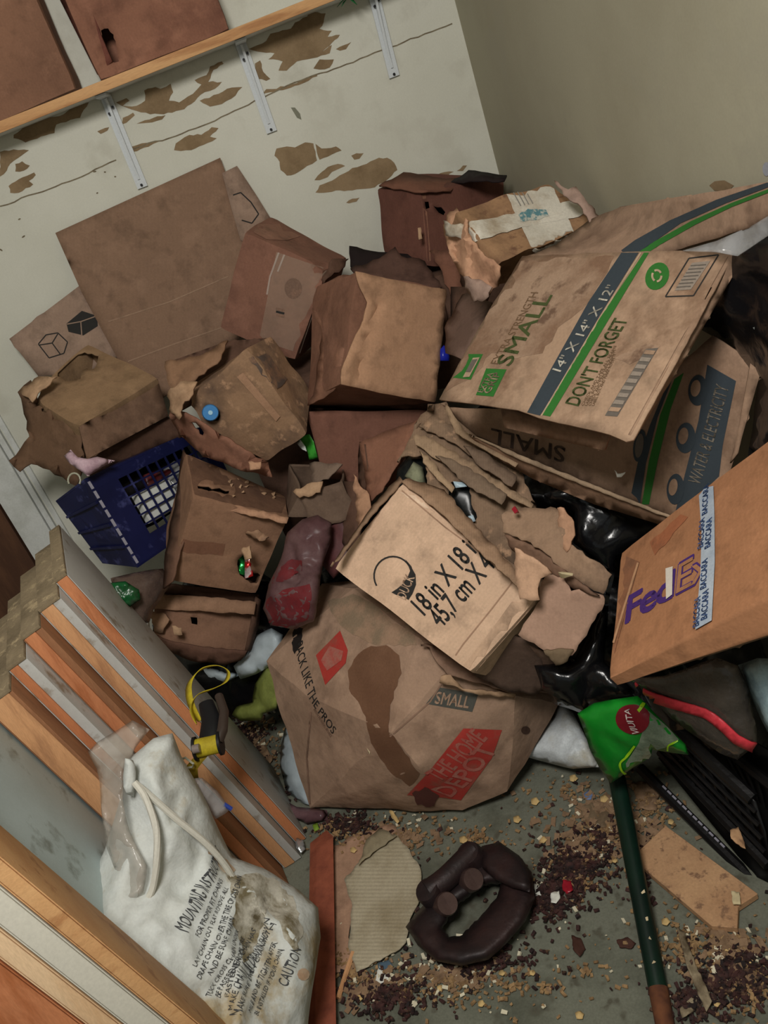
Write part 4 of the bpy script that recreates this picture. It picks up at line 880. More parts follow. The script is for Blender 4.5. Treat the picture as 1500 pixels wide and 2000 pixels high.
o = blob('green_grey_cloth', [(790, 930, 1.675), (808, 902, 1.675), (826, 912, 1.67), (834, 950, 1.66), (818, 952, 1.66)], mat('green_grey_cloth', rgb(132, 134, 108), .85, rgb(100, 102, 82), 25), sp=7, bulge=.01, back=.01, amp=.003); tag(o, 'green grey cloth inside the left gnawed hole of the layered cardboard', 'cloth')
o = blob('black_bag_scrap', [(872, 975, 1.63), (882, 938, 1.64), (925, 950, 1.63), (938, 1015, 1.61), (925, 1030, 1.61), (900, 1012, 1.62)], paint('black_film', ()), sp=9, bulge=.008, back=.02, amp=.005); tag(o, 'black plastic seen through the right gnawed hole of the layered cardboard', 'bag')
o = sheet('blue_white_scrap', [(885, 940, 1.6), (905, 942, 1.6), (912, 950, 1.595), (890, 953, 1.6)], paint('pale_blue_film', (170, 190, 200), .3), sp=6, amp=.003, thick=.001); tag(o, 'pale blue plastic scrap at the upper edge of the right gnawed hole', 'plastic')
o = sheet('blue_white_scrap', [(914, 1008, 1.59), (924, 1006, 1.588), (929, 1018, 1.588), (920, 1020, 1.59)], paint('pale_blue_film', ()), sp=6, amp=.003, thick=.001); tag(o, 'pale blue plastic scrap at the lower end of the right gnawed hole', 'plastic')

# ------------------------------------------------------------------ pale box with black dimensions print
mD = card('dim_print', (212, 172, 142), (190, 150, 120), .55, .85, 5, stripes=(45, .02, .3))
f = FIT['b16']
r = root_of(f, 'cardboard_box', 'pale cardboard box printed 18 in X 18 in, tilted at the centre of the photo')
b = crush_box(r, f, mD, amp=.003, freq=5, seed=16, n=14)
sheet('top_face', [(785, 940, 1.60), (800, 934, 1.61), (868, 956, 1.60), (905, 1000, 1.55), (960, 1060, 1.49), (1010, 1118, 1.44), (1050, 1168, 1.41), (1000, 1135, 1.43), (930, 1070, 1.48), (860, 1000, 1.545), (815, 962, 1.58)], card('dim_print_side', (160, 124, 96), (120, 92, 72), scale=14, stripes=(70, .06, 2)), r, amp=.006, freq=20, sp=10, jag=2.5)
sheet('left_edge_strip', [(648, 1108, 1.585), (720, 1010, 1.60), (786, 938, 1.61), (780, 930, 1.63), (728, 985, 1.63), (660, 1085, 1.61)], card('dim_print_edge', (140, 108, 84), (110, 84, 66)), r, amp=.004, sp=10, jag=1.5)
sheet('torn_side', [(1005, 1070, 1.415), (1040, 1090, 1.39), (1068, 1110, 1.385), (1078, 1120, 1.39), (1056, 1130, 1.395), (1050, 1150, 1.40), (1054, 1172, 1.40), (1015, 1170, 1.41), (1005, 1120, 1.425)], card('dim_print_flap', (204, 158, 126), (176, 132, 104)), r, amp=.004, jag=2, sp=10)
decal(b, [(780, 962), (830, 970), (880, 1000), (868, 1010), (820, 985)], card('dim_print_worn', (224, 190, 162)), r, 'worn_patch', sp=10, jag=2)
decal(b, [(1000, 1175), (1046, 1178), (930, 1310), (905, 1300), (960, 1230)], card('dim_print_low', (204, 164, 134)), r, 'lower_fold', sp=14)
for ln in (((1008, 1128), (960, 1190), (905, 1258), (890, 1280)), ((785, 958), (870, 1030), (1000, 1125))): decal(b, band(ln, 2.6), card('dim_print_crease', (170, 130, 104)), r, 'crease', .0012, sp=10)
lettering(b, '18 in X 18 in', (829, 1203), (951, 1074), .041, INK, r, .016)
lettering(b, '45,7 cm X 4', (862, 1228), (968, 1105), .041, INK, r, .016)
ring = [(768+37*math.cos(math.radians(a)), 1125+38*math.sin(math.radians(a))) for a in range(-210, 62, 12)]
decal(b, band(ring, 3.2), INK, r, 'logo_ring', .0012, sp=8)
decal(b, [(765, 1157), (776, 1150), (788, 1140), (798, 1124), (804, 1108), (812, 1122), (813, 1142), (806, 1160), (798, 1172), (788, 1164), (782, 1166)], INK, r, 'logo_banner', .0012, sp=8)
decal(b, [(792, 1092), (804, 1106), (810, 1124), (806, 1128), (799, 1108)], INK, r, 'logo_ring', .0012, sp=8)
lettering(b, 'DUCK', (793, 1172), (811, 1128), .021, mD, r, .01, off=.0026)
# torn pieces right of it
r = thing('torn_cardboard_box', 'ragged torn carton with peeled flaps right of the pale printed box', 'box', P(1090, 1140, 1.5))
sheet('upper_flap', [(980, 1005, 1.5), (1005, 992, 1.51), (1085, 992, 1.47), (1098, 1010, 1.45), (1110, 1060, 1.43), (1160, 1095, 1.4), (1195, 1122, 1.39), (1178, 1160, 1.4), (1120, 1130, 1.42), (1060, 1075, 1.45), (1010, 1048, 1.48), (982, 1040, 1.5)], card('ragged', (158, 124, 98), (116, 90, 72), .45, .66, 12), r, amp=.010, freq=14, sp=10, jag=3)
sheet('curled_edge', [(1088, 992, 1.45), (1100, 992, 1.44), (1120, 1018, 1.43), (1122, 1045, 1.425), (1106, 1078, 1.43), (1094, 1070, 1.44), (1090, 1025, 1.445)], card('torn_peach', ()), r, amp=.006, jag=2.5, sp=8)
sheet('lower_flap', [(1068, 1122, 1.45), (1100, 1128, 1.43), (1115, 1155, 1.43), (1135, 1150, 1.42), (1178, 1162, 1.41), (1180, 1180, 1.41), (1150, 1230, 1.43), (1118, 1280, 1.45), (1090, 1292, 1.46), (1062, 1270, 1.46), (1012, 1240, 1.47), (1055, 1172, 1.46), (1056, 1140, 1.455)], card('ragged_pale', (178, 138, 116), (150, 112, 92), .55, .8, 8), r, amp=.006, freq=10, sp=11, jag=2.5)
decal_t = sheet('wet_edge', [(1062, 1272, 1.455), (1090, 1268, 1.45), (1120, 1270, 1.44), (1108, 1292, 1.45), (1085, 1300, 1.46)], card('wet', (120, 98, 74), (90, 72, 54), scale=20), r, amp=.008, jag=2, sp=8)
sheet('middle_fold', [(985, 1045, 1.485), (1060, 1075, 1.45), (1120, 1130, 1.42), (1170, 1165, 1.405), (1120, 1150, 1.43), (1060, 1110, 1.46), (1000, 1075, 1.49)], card('ragged_dark', (128, 94, 74), (96, 70, 56)), r, amp=.006, jag=2, sp=10)
o = hull('crumpled_paper', [P(1105+random.uniform(-16, 14), 1122+random.uniform(-8, 10), 1.405+random.uniform(-.012, .01)) for i in range(12)], paint('cream_paper', (206, 190, 150), .8), None, 2, .004, 40); tag(o, 'crumpled cream paper twist lying on the ragged torn carton', 'paper')
o = hull('red_wrapper', [P(1008+random.uniform(-9, 9), 996+random.uniform(-8, 8), 1.475+random.uniform(-.01, .01)) for i in range(10)], mat('red_shiny', rgb(150, 30, 44), .25), None, 2, .003, 40); tag(o, 'small shiny red wrapper on the upper flap of the ragged carton', 'wrapper')
r = thing('cardboard_flap', 'dark folded cardboard flaps under the pale printed box, above the stained box', 'cardboard', P(1010, 1300, 1.6))
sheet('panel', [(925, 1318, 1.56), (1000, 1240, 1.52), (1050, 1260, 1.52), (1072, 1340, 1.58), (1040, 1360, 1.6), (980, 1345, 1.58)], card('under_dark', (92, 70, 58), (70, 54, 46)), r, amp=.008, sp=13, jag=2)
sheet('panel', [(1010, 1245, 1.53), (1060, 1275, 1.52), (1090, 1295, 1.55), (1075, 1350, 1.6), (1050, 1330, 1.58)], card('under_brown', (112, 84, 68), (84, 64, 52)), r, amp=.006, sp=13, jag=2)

# ------------------------------------------------------------------ stained box with the red logo (front centre)
mH = card('stained', (174, 138, 114), (136, 104, 84), .5, .72, 5)
pts = [P(607, 1578, 1.965), P(700, 1580, 1.915), P(905, 1584, 1.80), P(990, 1545, 1.78), P(1090, 1375, 1.80), P(1095, 1362, 1.82), P(520, 1290, 1.99), P(600, 1360, 1.86), P(690, 1150, 1.86), P(820, 1250, 1.66), P(872, 1318, 1.625), P(1010, 1358, 1.66), P(765, 1430, 1.66), P(820, 1500, 1.68), P(790, 1560, 1.80)]
pts += [Vector((-.36, 1.75, .02)), Vector((.12, 1.72, .02)), Vector((-.2, 1.80, .40)), Vector((.18, 1.70, .35))]
r = thing('cardboard_box', 'crushed cardboard box with a spilled dark stain, red logo and SMALL label on the floor', 'box', Vector((-.1, 1.55, 0)))
b = hull('body', pts, mH, r, 5, .006, 7, 18, sharp=22)
STAIN = mat('wet_stain', rgb(112, 80, 60), .6, rgb(128, 94, 72), 8, .4, .7)
decal(b, [(700, 1278), (725, 1262), (755, 1260), (780, 1280), (785, 1315), (770, 1350), (762, 1390), (760, 1430), (785, 1460), (820, 1510), (800, 1535), (765, 1510), (725, 1450), (715, 1400), (700, 1370), (682, 1345), (680, 1310)], STAIN, r, 'dark_stain', .0010, sp=12, jag=2.5)
decal(b, [(640, 1175), (690, 1160), (800, 1215), (815, 1260), (770, 1262), (720, 1255), (690, 1240), (660, 1215)], mat('grey_green_scuff', rgb(140, 120, 98), .9, rgb(164, 134, 110), 16, .45, .6), r, 'scuff_patch', .0010, sp=12, jag=3)
decal(b, [(665, 1232), (680, 1270), (676, 1295), (636, 1338), (618, 1280)], REDI, r, 'red_diamond', .0014, sp=9)
decal(b, [(645, 1262), (672, 1272), (668, 1290), (640, 1310), (628, 1290)], mat('red_print_faded', rgb(170, 112, 98), .8, rgb(176, 90, 80), 50, .4, .6), r, 'red_diamond_text', .0022, sp=9)
decal(b, [(905, 1422), (980, 1425), (960, 1480), (900, 1562), (860, 1556), (795, 1552), (830, 1515)], REDI, r, 'red_logo', .0014, sp=10)
lettering(b, 'THE HOME', (858, 1524), (952, 1440), .05, mat('red_print_faded', ()), r, .02, off=.0024)
lettering(b, 'DEPOT', (880, 1556), (972, 1462), .055, mat('red_print_faded', ()), r, .02, off=.0024)
lettering(b, 'PACK LIKE THE PROS', (578, 1262), (650, 1434), .026, INK, r, .006)
lettering(b, 'WITH MOVING BOXES', (612, 1385), (646, 1440), .010, mat('faded_stamp', ()), r)
decal(b, [(832, 1374), (858, 1342), (934, 1355), (922, 1390)], mat('slate_print', rgb(84, 84, 78), .8), r, 'size_label', .0012, sp=9)
lettering(b, 'SMALL', (848, 1372), (914, 1382), .026, card('stained', ()), r, .02, off=.0022)
decal(b, ellipse(1026, 1426, 9, 8, 0, 12), INSIDE, r, 'puncture', .001, sp=5, jag=1)
decal(b, [(572, 1236), (582, 1222), (592, 1228), (588, 1262), (576, 1278), (572, 1262)], paint('hole_dark', (34, 28, 26), .9), r, 'puncture', .0012, sp=7, jag=2)
decal(b, [(805, 1548), (830, 1535), (858, 1552), (848, 1572), (815, 1570)], mat('dark_wet', rgb(92, 54, 48), .7), r, 'dark_stain', .0026, sp=8, jag=3)
for ln in (((608, 1390), (600, 1480), (606, 1570)), ((762, 1438), (840, 1370), (862, 1335))): decal(b, band(ln, 3), card('stained_crease', (150, 114, 94)), r, 'crease', .0016, sp=10)
sheet('torn_flap', [(862, 1322, 1.60), (880, 1318, 1.60), (905, 1345, 1.61), (1008, 1356, 1.64), (1004, 1364, 1.645), (930, 1356, 1.62), (890, 1340, 1.60), (858, 1334, 1.61)], TORN, r, sp=8, jag=1.5, amp=.003)
sheet('top_flap', [(822, 1258, 1.63), (842, 1262, 1.62), (850, 1285, 1.61), (875, 1316, 1.6), (1005, 1352, 1.63), (1085, 1350, 1.72), (1000, 1300, 1.68), (900, 1260, 1.66)], card('stained_flap', (140, 106, 86), (110, 82, 66)), r, amp=.006, sp=13, jag=2)
o = hull('popcorn_crumb', [P(720+random.uniform(-7, 7), 1470+random.uniform(-10, 8), 1.66+random.uniform(-.006, .006)) for i in range(9)], paint('cream_crumb', (214, 196, 160), .8), None, 1, .003, 60); tag(o, 'cream crumb resting on the stained box face beside the stain', 'crumb')

# ------------------------------------------------------------------ orange courier box (right)
mF = card('courier', (172, 114, 76), (154, 100, 66), .5, .85, 4, stripes=(45, .02, .3))
f = FIT['fed']; 
r = root_of(f, 'shipping_box', 'orange brown courier box with purple lettering and printed blue tape, at the right edge')
b = crush_box(r, f, mF, amp=.002, seed=19, n=14)
lettering(b, 'Fed', (1221, 1219), (1317, 1165), .052, PURP, r, .03, space=.9)
lettering(b, 'Ex', (1320, 1163), (1392, 1124), .058, PURP, r, .03, space=.9)
lettering(b, 'Ex', (1322, 1161), (1390, 1125), .054, mF, r, -.012, space=.9, off=.002)
decal(b, [(1303, 1112), (1317, 1108), (1316, 1163), (1304, 1172)], paint('white_label', (214, 206, 194), .6), r, 'paper_label', .003, sp=8)
tp = decal(b, [(1368, 960), (1396, 932), (1399, 1000), (1400, 1100), (1394, 1214), (1362, 1232), (1372, 1120), (1374, 1040)], mat('printed_tape', rgb(176, 186, 196), .35, rgb(160, 172, 186), 20), r, 'printed_tape', .0035, sp=10)
BLUE = paint('tape_blue', (58, 84, 130), .5)
for i, (x, y) in enumerate(((1386, 1004), (1378, 1070), (1392, 1070), (1384, 1150), (1370, 1224), (1386, 1210))):
    lettering(b, 'BACCARA', (x, y), (x+3, y-58), .011, BLUE, r, .02, off=.0045, name='tape_lettering')
decal(b, [(1212, 1082), (1250, 1098), (1190, 1318), (1187, 1300)], card('courier_side', (150, 96, 66)), r, 'end_flap', .0012, sp=14)  # narrow left face, with its shade put into a darker brown overlay
decal(b, band([(1248, 1100), (1220, 1190), (1190, 1290)], 4), card('courier_edge', (200, 146, 106)), r, 'worn_edge', .002, sp=9)
decal(b, [(1270, 1060), (1330, 1005), (1345, 1010), (1280, 1085)], card('courier_scuff', (170, 98, 62)), r, 'scuff_patch', .001, jag=2)
sheet('underside', [(1192, 1326, 1.195), (1350, 1250, 1.09), (1600, 1118, .94), (1620, 1205, .96), (1500, 1244, 1.02), (1350, 1292, 1.11), (1210, 1336, 1.205)], card('courier_dirty', (128, 100, 78), (90, 72, 58), .45, .65, 10), r, sp=16, amp=.003)
# ------------------------------------------------------------------ blue milk crate
M_crate = mat('navy_crate_plastic', rgb(26, 30, 70), .4, rgb(18, 22, 54), 8, .4, .7, grain=.04, col3=rgb(60, 64, 110), scale3=20)
f = FIT['crate']
r = root_of(f, 'milk_crate', 'dark blue plastic milk crate with a lattice side, full of clear wrappings', 'crate')
def bil(q, u, v): a, b, c, d = q; return a*(1-u)*(1-v)+b*u*(1-v)+c*u*v+d*(1-u)*v
cenC = sum(f.values(), Vector())/8
def slab(name, q, uv, th, m, par):
    """block on a face quad between uv corner pairs, thickness towards the inside"""
    P4 = [bil(q, u, v) for u, v in uv]; n = (P4[1]-P4[0]).cross(P4[3]-P4[0]).normalized()
    if n.dot(cenC-P4[0]) < 0: n = -n
    V = P4+[p+n*th for p in P4]
    Fc = [(0, 1, 2, 3), (7, 6, 5, 4), (0, 4, 5, 1), (1, 5, 6, 2), (2, 6, 7, 3), (3, 7, 4, 0)]
    return link(name, V, Fc, m, par, smooth=False)
for fn in ('front', 'left', 'right', 'top', 'bottom'):
    q = [f[k] for k in FACES[fn]]
    if fn == 'front':
        bd = .20
        slab('side_rail', q, [(0, 0), (1, 0), (1, .22), (0, .22)], .006, M_crate, r); slab('side_rail', q, [(0, .86), (1, .86), (1, 1), (0, 1)], .006, M_crate, r)
        slab('side_rail', q, [(0, .22), (bd, .22), (bd, .86), (0, .86)], .006, M_crate, r); slab('side_rail', q, [(.9, .22), (1, .22), (1, .86), (.9, .86)], .006, M_crate, r)
        for i in range(1, 9):
            u = bd+(.9-bd)*i/9; slab('lattice_bar', q, [(u-.006, .22), (u+.006, .22), (u+.006, .86), (u-.006, .86)], .004, M_crate, r)
        for i in range(1, 6):
            v = .22+.64*i/6; slab('lattice_bar', q, [(bd, v-.009), (.9, v-.009), (.9, v+.009), (bd, v+.009)], .004, M_crate, r)
    elif fn == 'left':
        slab('end_panel', q, [(0, 0), (1, 0), (1, 1), (0, 1)], .006, M_crate, r)
        for v in (.25, .5, .75): slab('rib', q, [(.02, v-.015), (.98, v-.015), (.98, v+.015), (.02, v+.015)], -.006, M_crate, r)
    else: slab('side_panel', q, [(0, 0), (1, 0), (1, 1), (0, 1)], .005, M_crate, r)
q = [f[k] for k in FACES['front']]
for i in range(9): slab('worn_rim_dash', q, [(.003, .04+i*.105), (.022, .04+i*.105), (.022, .12+i*.105), (.003, .12+i*.105)], -.0012, paint('worn_white_plastic', (150, 148, 160), .5), r)
slab('yellow_label', q, [(.36, .10), (.47, .10), (.47, .20), (.36, .20)], -.001, paint('yellow_label', (206, 176, 30), .5), r)
inn = lambda u, v, t: bil(q, u, v)+(cenC-bil(q, .5, .5)).normalized()*t
o = hull('black_liner', [inn(u, v, t) for u in (.22, .9) for v in (.24, .84) for t in (.055, .085)], M_blk2 if 0 else mat('black_liner_plastic', rgb(30, 28, 30), .3), None, 3, .006, 18, sharp=0); tag(o, 'black plastic liner inside the blue crate', 'bag')
o = hull('foam_piece', [inn(u, v, t) for u in (.27, .55) for v in (.3, .62) for t in (.012, .03)], paint('white_foam', (206, 208, 202), .8), None, 2, .003, 20); tag(o, 'white foam piece behind the crate lattice', 'foam')
o = hull('clear_wrapping', [inn(.55+random.random()*.3, .3+random.random()*.45, .015+random.random()*.03) for i in range(14)], film('clear_film', (190, 190, 190), .35, .08), None, 4, .012, 30, 3, sharp=0); tag(o, 'crumpled clear plastic wrapping inside the blue crate', 'plastic')
o = hull('dark_red_packet', [inn(.4+random.random()*.25, .6+random.random()*.18, .02+random.random()*.025) for i in range(12)], mat('dark_red_packet', rgb(90, 36, 38), .3, rgb(60, 56, 54), 20), None, 3, .006, 30, sharp=0); tag(o, 'dark red packet near the top of the blue crate lattice', 'packet')
o = hull('blue_packet', [inn(.52+random.random()*.1, .28+random.random()*.12, .012+random.random()*.015) for i in range(9)], paint('sky_blue_packet', (120, 150, 190), .4), None, 2, .003, 30); tag(o, 'pale blue packet low behind the crate lattice', 'packet')

# ------------------------------------------------------------------ bags
M_bag = mat('black_bag_plastic', rgb(16, 16, 18), .22, spec=.55, bump=.5, bscale=30, grain=0)
def lump(name, label, cen, rad, m, seed=1, amp=.04, ridge=.02, rot=0, cat='bag', group=None, n=5, keepin=True):
    bm = bmesh.new(); bmesh.ops.create_icosphere(bm, subdivisions=n, radius=1)
    ca, sa = math.cos(rot), math.sin(rot)
    for v in bm.verts:
        p = v.co.copy(); s = 1
        p = Vector((p.x*rad[0], p.y*rad[1], p.z*rad[2])); p = Vector((p.x*ca-p.y*sa, p.x*sa+p.y*ca, p.z))
        w = Vector(cen)+p; nn = v.co.copy(); q = w*9+Vector((seed, seed*2, 0)); a = 0; am = 1
        for i in range(4): a += am*(1-2*abs(noise.noise(q))); q = q*2.1; am *= .5
        w += nn*(noise.noise(w*5+Vector((seed, 0, 0)))*amp+(a-.8)*ridge); v.co = keep(w) if keepin else w
    V, Fc = bm_out(bm); o = link(name, V, Fc, m, None, sharp=0, bvh=True); tag(o, label, cat, group); return o
lump('trash_bag', 'big black trash bag on the floor at the foot of the courier box', (.36, 1.50, .22), (.18, .18, .23), M_bag, 1, .02, .015)
lump('trash_bag', 'black trash bag propping up the courier box against the right wall', (.45, 1.22, .25), (.12, .13, .26), M_bag, 9, .015, .012)
lump('trash_bag', 'black trash bag buried low under the boxes at the back wall', (-.02, 2.02, .20), (.24, .20, .22), M_bag, 3, .02)
lump('trash_bag', 'black trash bag buried under the crate and the gnawed box', (-.52, 2.04, .20), (.20, .18, .22), M_bag, 4, .02)
lump('trash_bag', 'black trash bag buried in the back corner under the taped box', (.38, 1.95, .30), (.15, .22, .32), M_bag, 5, .02)
M_inner = card('buried', (104, 74, 60), (80, 58, 48))
def buried(label, lo, hi, seed):
    co = {k: Vector((hi[0] if k[0] == 'R' else lo[0], hi[1] if k[1] == 'B' else lo[1], hi[2] if k[2] == 'T' else lo[2])) for k in LAB}
    r = root_of(co, 'cardboard_box', label); crush_box(r, co, M_inner, amp=.006, seed=seed, n=10); return r
buried('buried brown box holding up the tipped tan box with the blue cap', (-.26, 1.98, .44), (-.02, 2.25, .84), 31)
buried('buried brown box behind the dark red corner box', (.24, 2.06, .66), (.50, 2.27, .94), 32)
for pl, d, lab in (([(1062, 965), (1110, 935), (1180, 968), (1280, 1010), (1320, 1030), (1250, 1070), (1205, 1090), (1190, 1180), (1180, 1270), (1185, 1330), (1140, 1390), (1060, 1345), (1045, 1300), (1120, 1285), (1180, 1180), (1195, 1120), (1120, 1060), (1120, 1000)], 1.55, 'glossy black plastic bag between the ragged carton and the courier box'),):
    o = blob('trash_bag', [(x, y, d-.10*(y-950)/400*0) for x, y in pl], M_bag, sp=13, bulge=.04, back=.05, amp=.012, ridge=.014, rfreq=12); tag(o, lab, 'bag')
o = blob('trash_bag', [(1045, 1305, 1.62), (1100, 1282, 1.58), (1180, 1290, 1.52), (1225, 1335, 1.50), (1244, 1352, 1.50), (1130, 1392, 1.6), (1080, 1372, 1.64)], M_bag, sp=11, bulge=.05, back=.04, amp=.012, ridge=.014, rfreq=13, seed=4); tag(o, 'glossy black plastic bag bulging right of the stained box', 'bag')
o = blob('trash_bag', [(1300, 560, 1.30), (1400, 520, 1.2), (1440, 470, 1.13), (1560, 430, 1.0), (1580, 900, 1.08), (1460, 890, 1.22), (1480, 740, 1.2), (1400, 660, 1.28), (1330, 620, 1.32)], M_bag, sp=16, bulge=.03, back=.04, amp=.010, ridge=.012, rfreq=12, seed=6); tag(o, 'glossy black plastic bag at the right edge beyond the striped lid', 'bag')
o = sheet('clear_bag_edge', [(1330, 490, 1.21), (1400, 470, 1.14), (1470, 440, 1.07), (1520, 410, 1.0), (1530, 440, 1.0), (1440, 500, 1.09), (1400, 492, 1.12)], film('clear_film', ()if 0 else (190, 190, 190), .35), amp=.01, freq=30, sp=10, thick=.001); tag(o, 'strip of clear crinkled plastic above the black bag at the right edge', 'plastic')
o = sheet('film_tatter', [(1470, 640, 1.13), (1500, 628, 1.11), (1520, 640, 1.10), (1490, 662, 1.12)], film('pale_film', (170, 178, 176), .6), amp=.006, sp=8, thick=.001); tag(o, 'pale film tatter lying on the black bag at the right edge', 'plastic')
# blue glove or bottle sliver
o = hull('blue_bottle', [P(870+random.uniform(-12, 12), 690+random.uniform(-18, 18), 1.86+random.uniform(-.02, .02)) for i in range(14)], mat('royal_blue', rgb(30, 40, 150), .25), None, 2, .003, 20, sharp=0); tag(o, 'royal blue bottle sliver between the pale fronted box and the striped lid', 'bottle')
r = thing('cardboard_scrap', 'grey brown cardboard panel left of the striped lid', 'cardboard', P(920, 640, 1.8))
sheet('panel', [(868, 640, 1.82), (905, 570, 1.85), (960, 590, 1.7), (945, 625, 1.66), (900, 700, 1.62), (870, 690, 1.75)], card('grey_panel', (116, 88, 76), (94, 72, 62)), r, sp=14, amp=.006, jag=2)
sheet('dark_liner', [(880, 560, 1.9), (960, 560, 1.75), (930, 640, 1.75), (880, 650, 1.85)], INSIDE, r, sp=14)
# red netting sack
M_net = mat('red_net_sack', rgb(120, 44, 48), .45, rgb(84, 46, 50), 14, .42, .6, alpha=.82, grain=.15, bump=.8, bscale=70)
o = blob('netting_sack', [(590, 1015, 1.87), (620, 1005, 1.86), (645, 1022, 1.85), (646, 1060, 1.84), (632, 1100, 1.82), (622, 1160, 1.83), (612, 1215, 1.86), (580, 1232, 1.88), (530, 1222, 1.9), (512, 1190, 1.9), (525, 1140, 1.88), (548, 1090, 1.87), (565, 1040, 1.88)], mat('mauve_film', rgb(104, 78, 78), .4, rgb(90, 62, 64), 12, alpha=.95), sp=7, bulge=.04, back=.04, amp=.014, freq=16, ridge=.012, rfreq=20)
tag(o, 'crumpled red netting sack in a clear film beside the gnawed box', 'sack')
decal(o, [(535, 1115), (570, 1092), (590, 1095), (590, 1115), (560, 1132), (532, 1140)], mat('crimson_net', rgb(112, 40, 44), .35, rgb(96, 44, 48), 30), o, 'red_print', .001, sp=9, jag=2)
decal(o, [(522, 1170), (560, 1150), (605, 1140), (608, 1170), (600, 1210), (560, 1226), (525, 1215), (516, 1195)], mat('crimson_net', ()), o, 'red_print', .001, sp=9, jag=2)
o = blob('maroon_liner', [(620, 1010, 1.93), (665, 990, 1.92), (700, 1020, 1.9), (690, 1090, 1.88), (650, 1130, 1.88), (625, 1100, 1.9)], mat('maroon_paper', rgb(88, 50, 50), .5, rgb(66, 40, 42), 14), sp=10, bulge=.02, back=.03, amp=.008); tag(o, 'dark maroon paper bag between the netting sack and the pale printed box', 'bag')
# pale plastic bags
M_pbag = mat('pale_blue_white_bag', rgb(186, 198, 204), .35, rgb(164, 178, 186), 8, .4, .66, grain=.02, bump=.4, bscale=40)
o = blob('plastic_bag', [(500, 1240, 2.12), (530, 1228, 2.08), (552, 1240, 2.06), (555, 1262, 2.06), (545, 1290, 2.06), (500, 1318, 2.1), (470, 1326, 2.15), (455, 1300, 2.15), (480, 1278, 2.13)], M_pbag, sp=8, bulge=.05, back=.04, amp=.008, ridge=.008, rfreq=20); tag(o, 'pale blue plastic bag between the split box and the stained box', 'bag')
o = blob('plastic_bag', [(366, 1290, 2.25), (400, 1298, 2.22), (440, 1310, 2.2), (470, 1318, 2.17), (440, 1335, 2.2), (405, 1330, 2.24), (380, 1318, 2.27)], M_pbag, sp=8, bulge=.04, back=.04, amp=.008, ridge=.008, rfreq=20, seed=3); tag(o, 'pale blue plastic bag peeking under the split box behind the yellow strap', 'bag')
M_gbag = mat('yellow_green_film', rgb(150, 160, 84), .3, rgb(120, 130, 64), 10, .4, .66, alpha=.85, bump=.4)
o = blob('plastic_bag', [(520, 1300, 2.1), (545, 1310, 2.04), (548, 1345, 2.02), (540, 1385, 2.04), (515, 1395, 2.1), (510, 1408, 2.12), (470, 1408, 2.18), (453, 1395, 2.2), (462, 1380, 2.2), (494, 1372, 2.16), (498, 1335, 2.14)], M_gbag, sp=7, bulge=.03, back=.02, amp=.008, ridge=.008, rfreq=24); tag(o, 'thin yellow green plastic bag left of the stained box', 'bag')
o = blob('plastic_bag', [(556, 1425, 2.12), (572, 1400, 2.06), (592, 1420, 2.0), (608, 1470, 1.99), (612, 1580, 1.98), (590, 1576, 2.02), (560, 1548, 2.06), (546, 1500, 2.1), (548, 1455, 2.12)], M_pbag, sp=9, bulge=.04, back=.02, amp=.007, ridge=.01, rfreq=18, seed=7); tag(o, 'pale plastic bag trapped under the left side of the stained box', 'bag')
M_pbag2 = mat('pale_grey_bag', rgb(196, 202, 204), .4, rgb(176, 170, 150), 9, .5, .7, bump=.5)
o = blob('plastic_bag', [(1075, 1400, 1.86), (1095, 1365, 1.84), (1120, 1392, 1.8), (1150, 1450, 1.75), (1170, 1498, 1.72), (1120, 1502, 1.77), (1060, 1488, 1.82), (1005, 1472, 1.83), (1040, 1440, 1.84)], M_pbag2, sp=9, bulge=.03, back=.02, amp=.006, ridge=.01, rfreq=18, seed=8); tag(o, 'crumpled white plastic bag right of the stained box on the concrete', 'bag')
o = blob('plastic_bag', [(550, 1560, 2.02), (580, 1575, 1.98), (640, 1582, 1.93), (640, 1600, 1.92), (600, 1610, 1.94), (570, 1600, 1.98)], mat('mauve_film2', rgb(116, 88, 92), .3, rgb(90, 64, 68), 12, alpha=.9), sp=8, bulge=.02, back=.01, amp=.006, ridge=.006, rfreq=24); tag(o, 'mauve film lying along the bottom edge of the stained box', 'plastic')
# green snack bag
gb = thing('snack_bag', 'bright green snack bag with a round dark red seal on the black crates', 'bag', P(1220, 1430, 1.5))
M_gr = mat('bright_green_film', rgb(24, 140, 40), .28, rgb(16, 112, 32), 7, .4, .66, bump=.35, bscale=30, grain=.02, spec=.5)
go = blob('pouch', [(1128, 1393, 1.50), (1160, 1372, 1.48), (1245, 1358, 1.43), (1262, 1372, 1.42), (1300, 1415, 1.41), (1338, 1455, 1.41), (1345, 1475, 1.42), (1275, 1465, 1.46), (1272, 1478, 1.47), (1220, 1510, 1.52), (1192, 1530, 1.56), (1178, 1510, 1.56), (1150, 1460, 1.54)], M_gr, gb, sp=10, bulge=.03, back=.02, amp=.005, ridge=.006, rfreq=16)
decal(go, [(1252, 1378), (1298, 1416), (1325, 1445), (1300, 1458), (1275, 1466), (1262, 1488), (1225, 1506), (1222, 1490), (1248, 1450), (1258, 1420)], mat('clear_window', rgb(120, 132, 112), .2, rgb(96, 108, 90), 16, bump=.6), gb, 'clear_window', .0016, sp=10)
decal(go, ellipse(1236, 1404, 33, 28, 10), mat('dark_red_seal', rgb(112, 24, 34), .4), gb, 'round_seal', .003, sp=8)
lettering(go, 'VIUITA', (1252, 1430), (1233, 1382), .014, paint('seal_white', (206, 190, 186), .6), gb, .01, off=.005)
YL = paint('lime_trim', (150, 200, 30), .4)
decal(go, band(spline([(1258, 1366), (1252, 1382), (1247, 1388)], 4), 6), YL, gb, 'lime_trim', .003, sp=6)
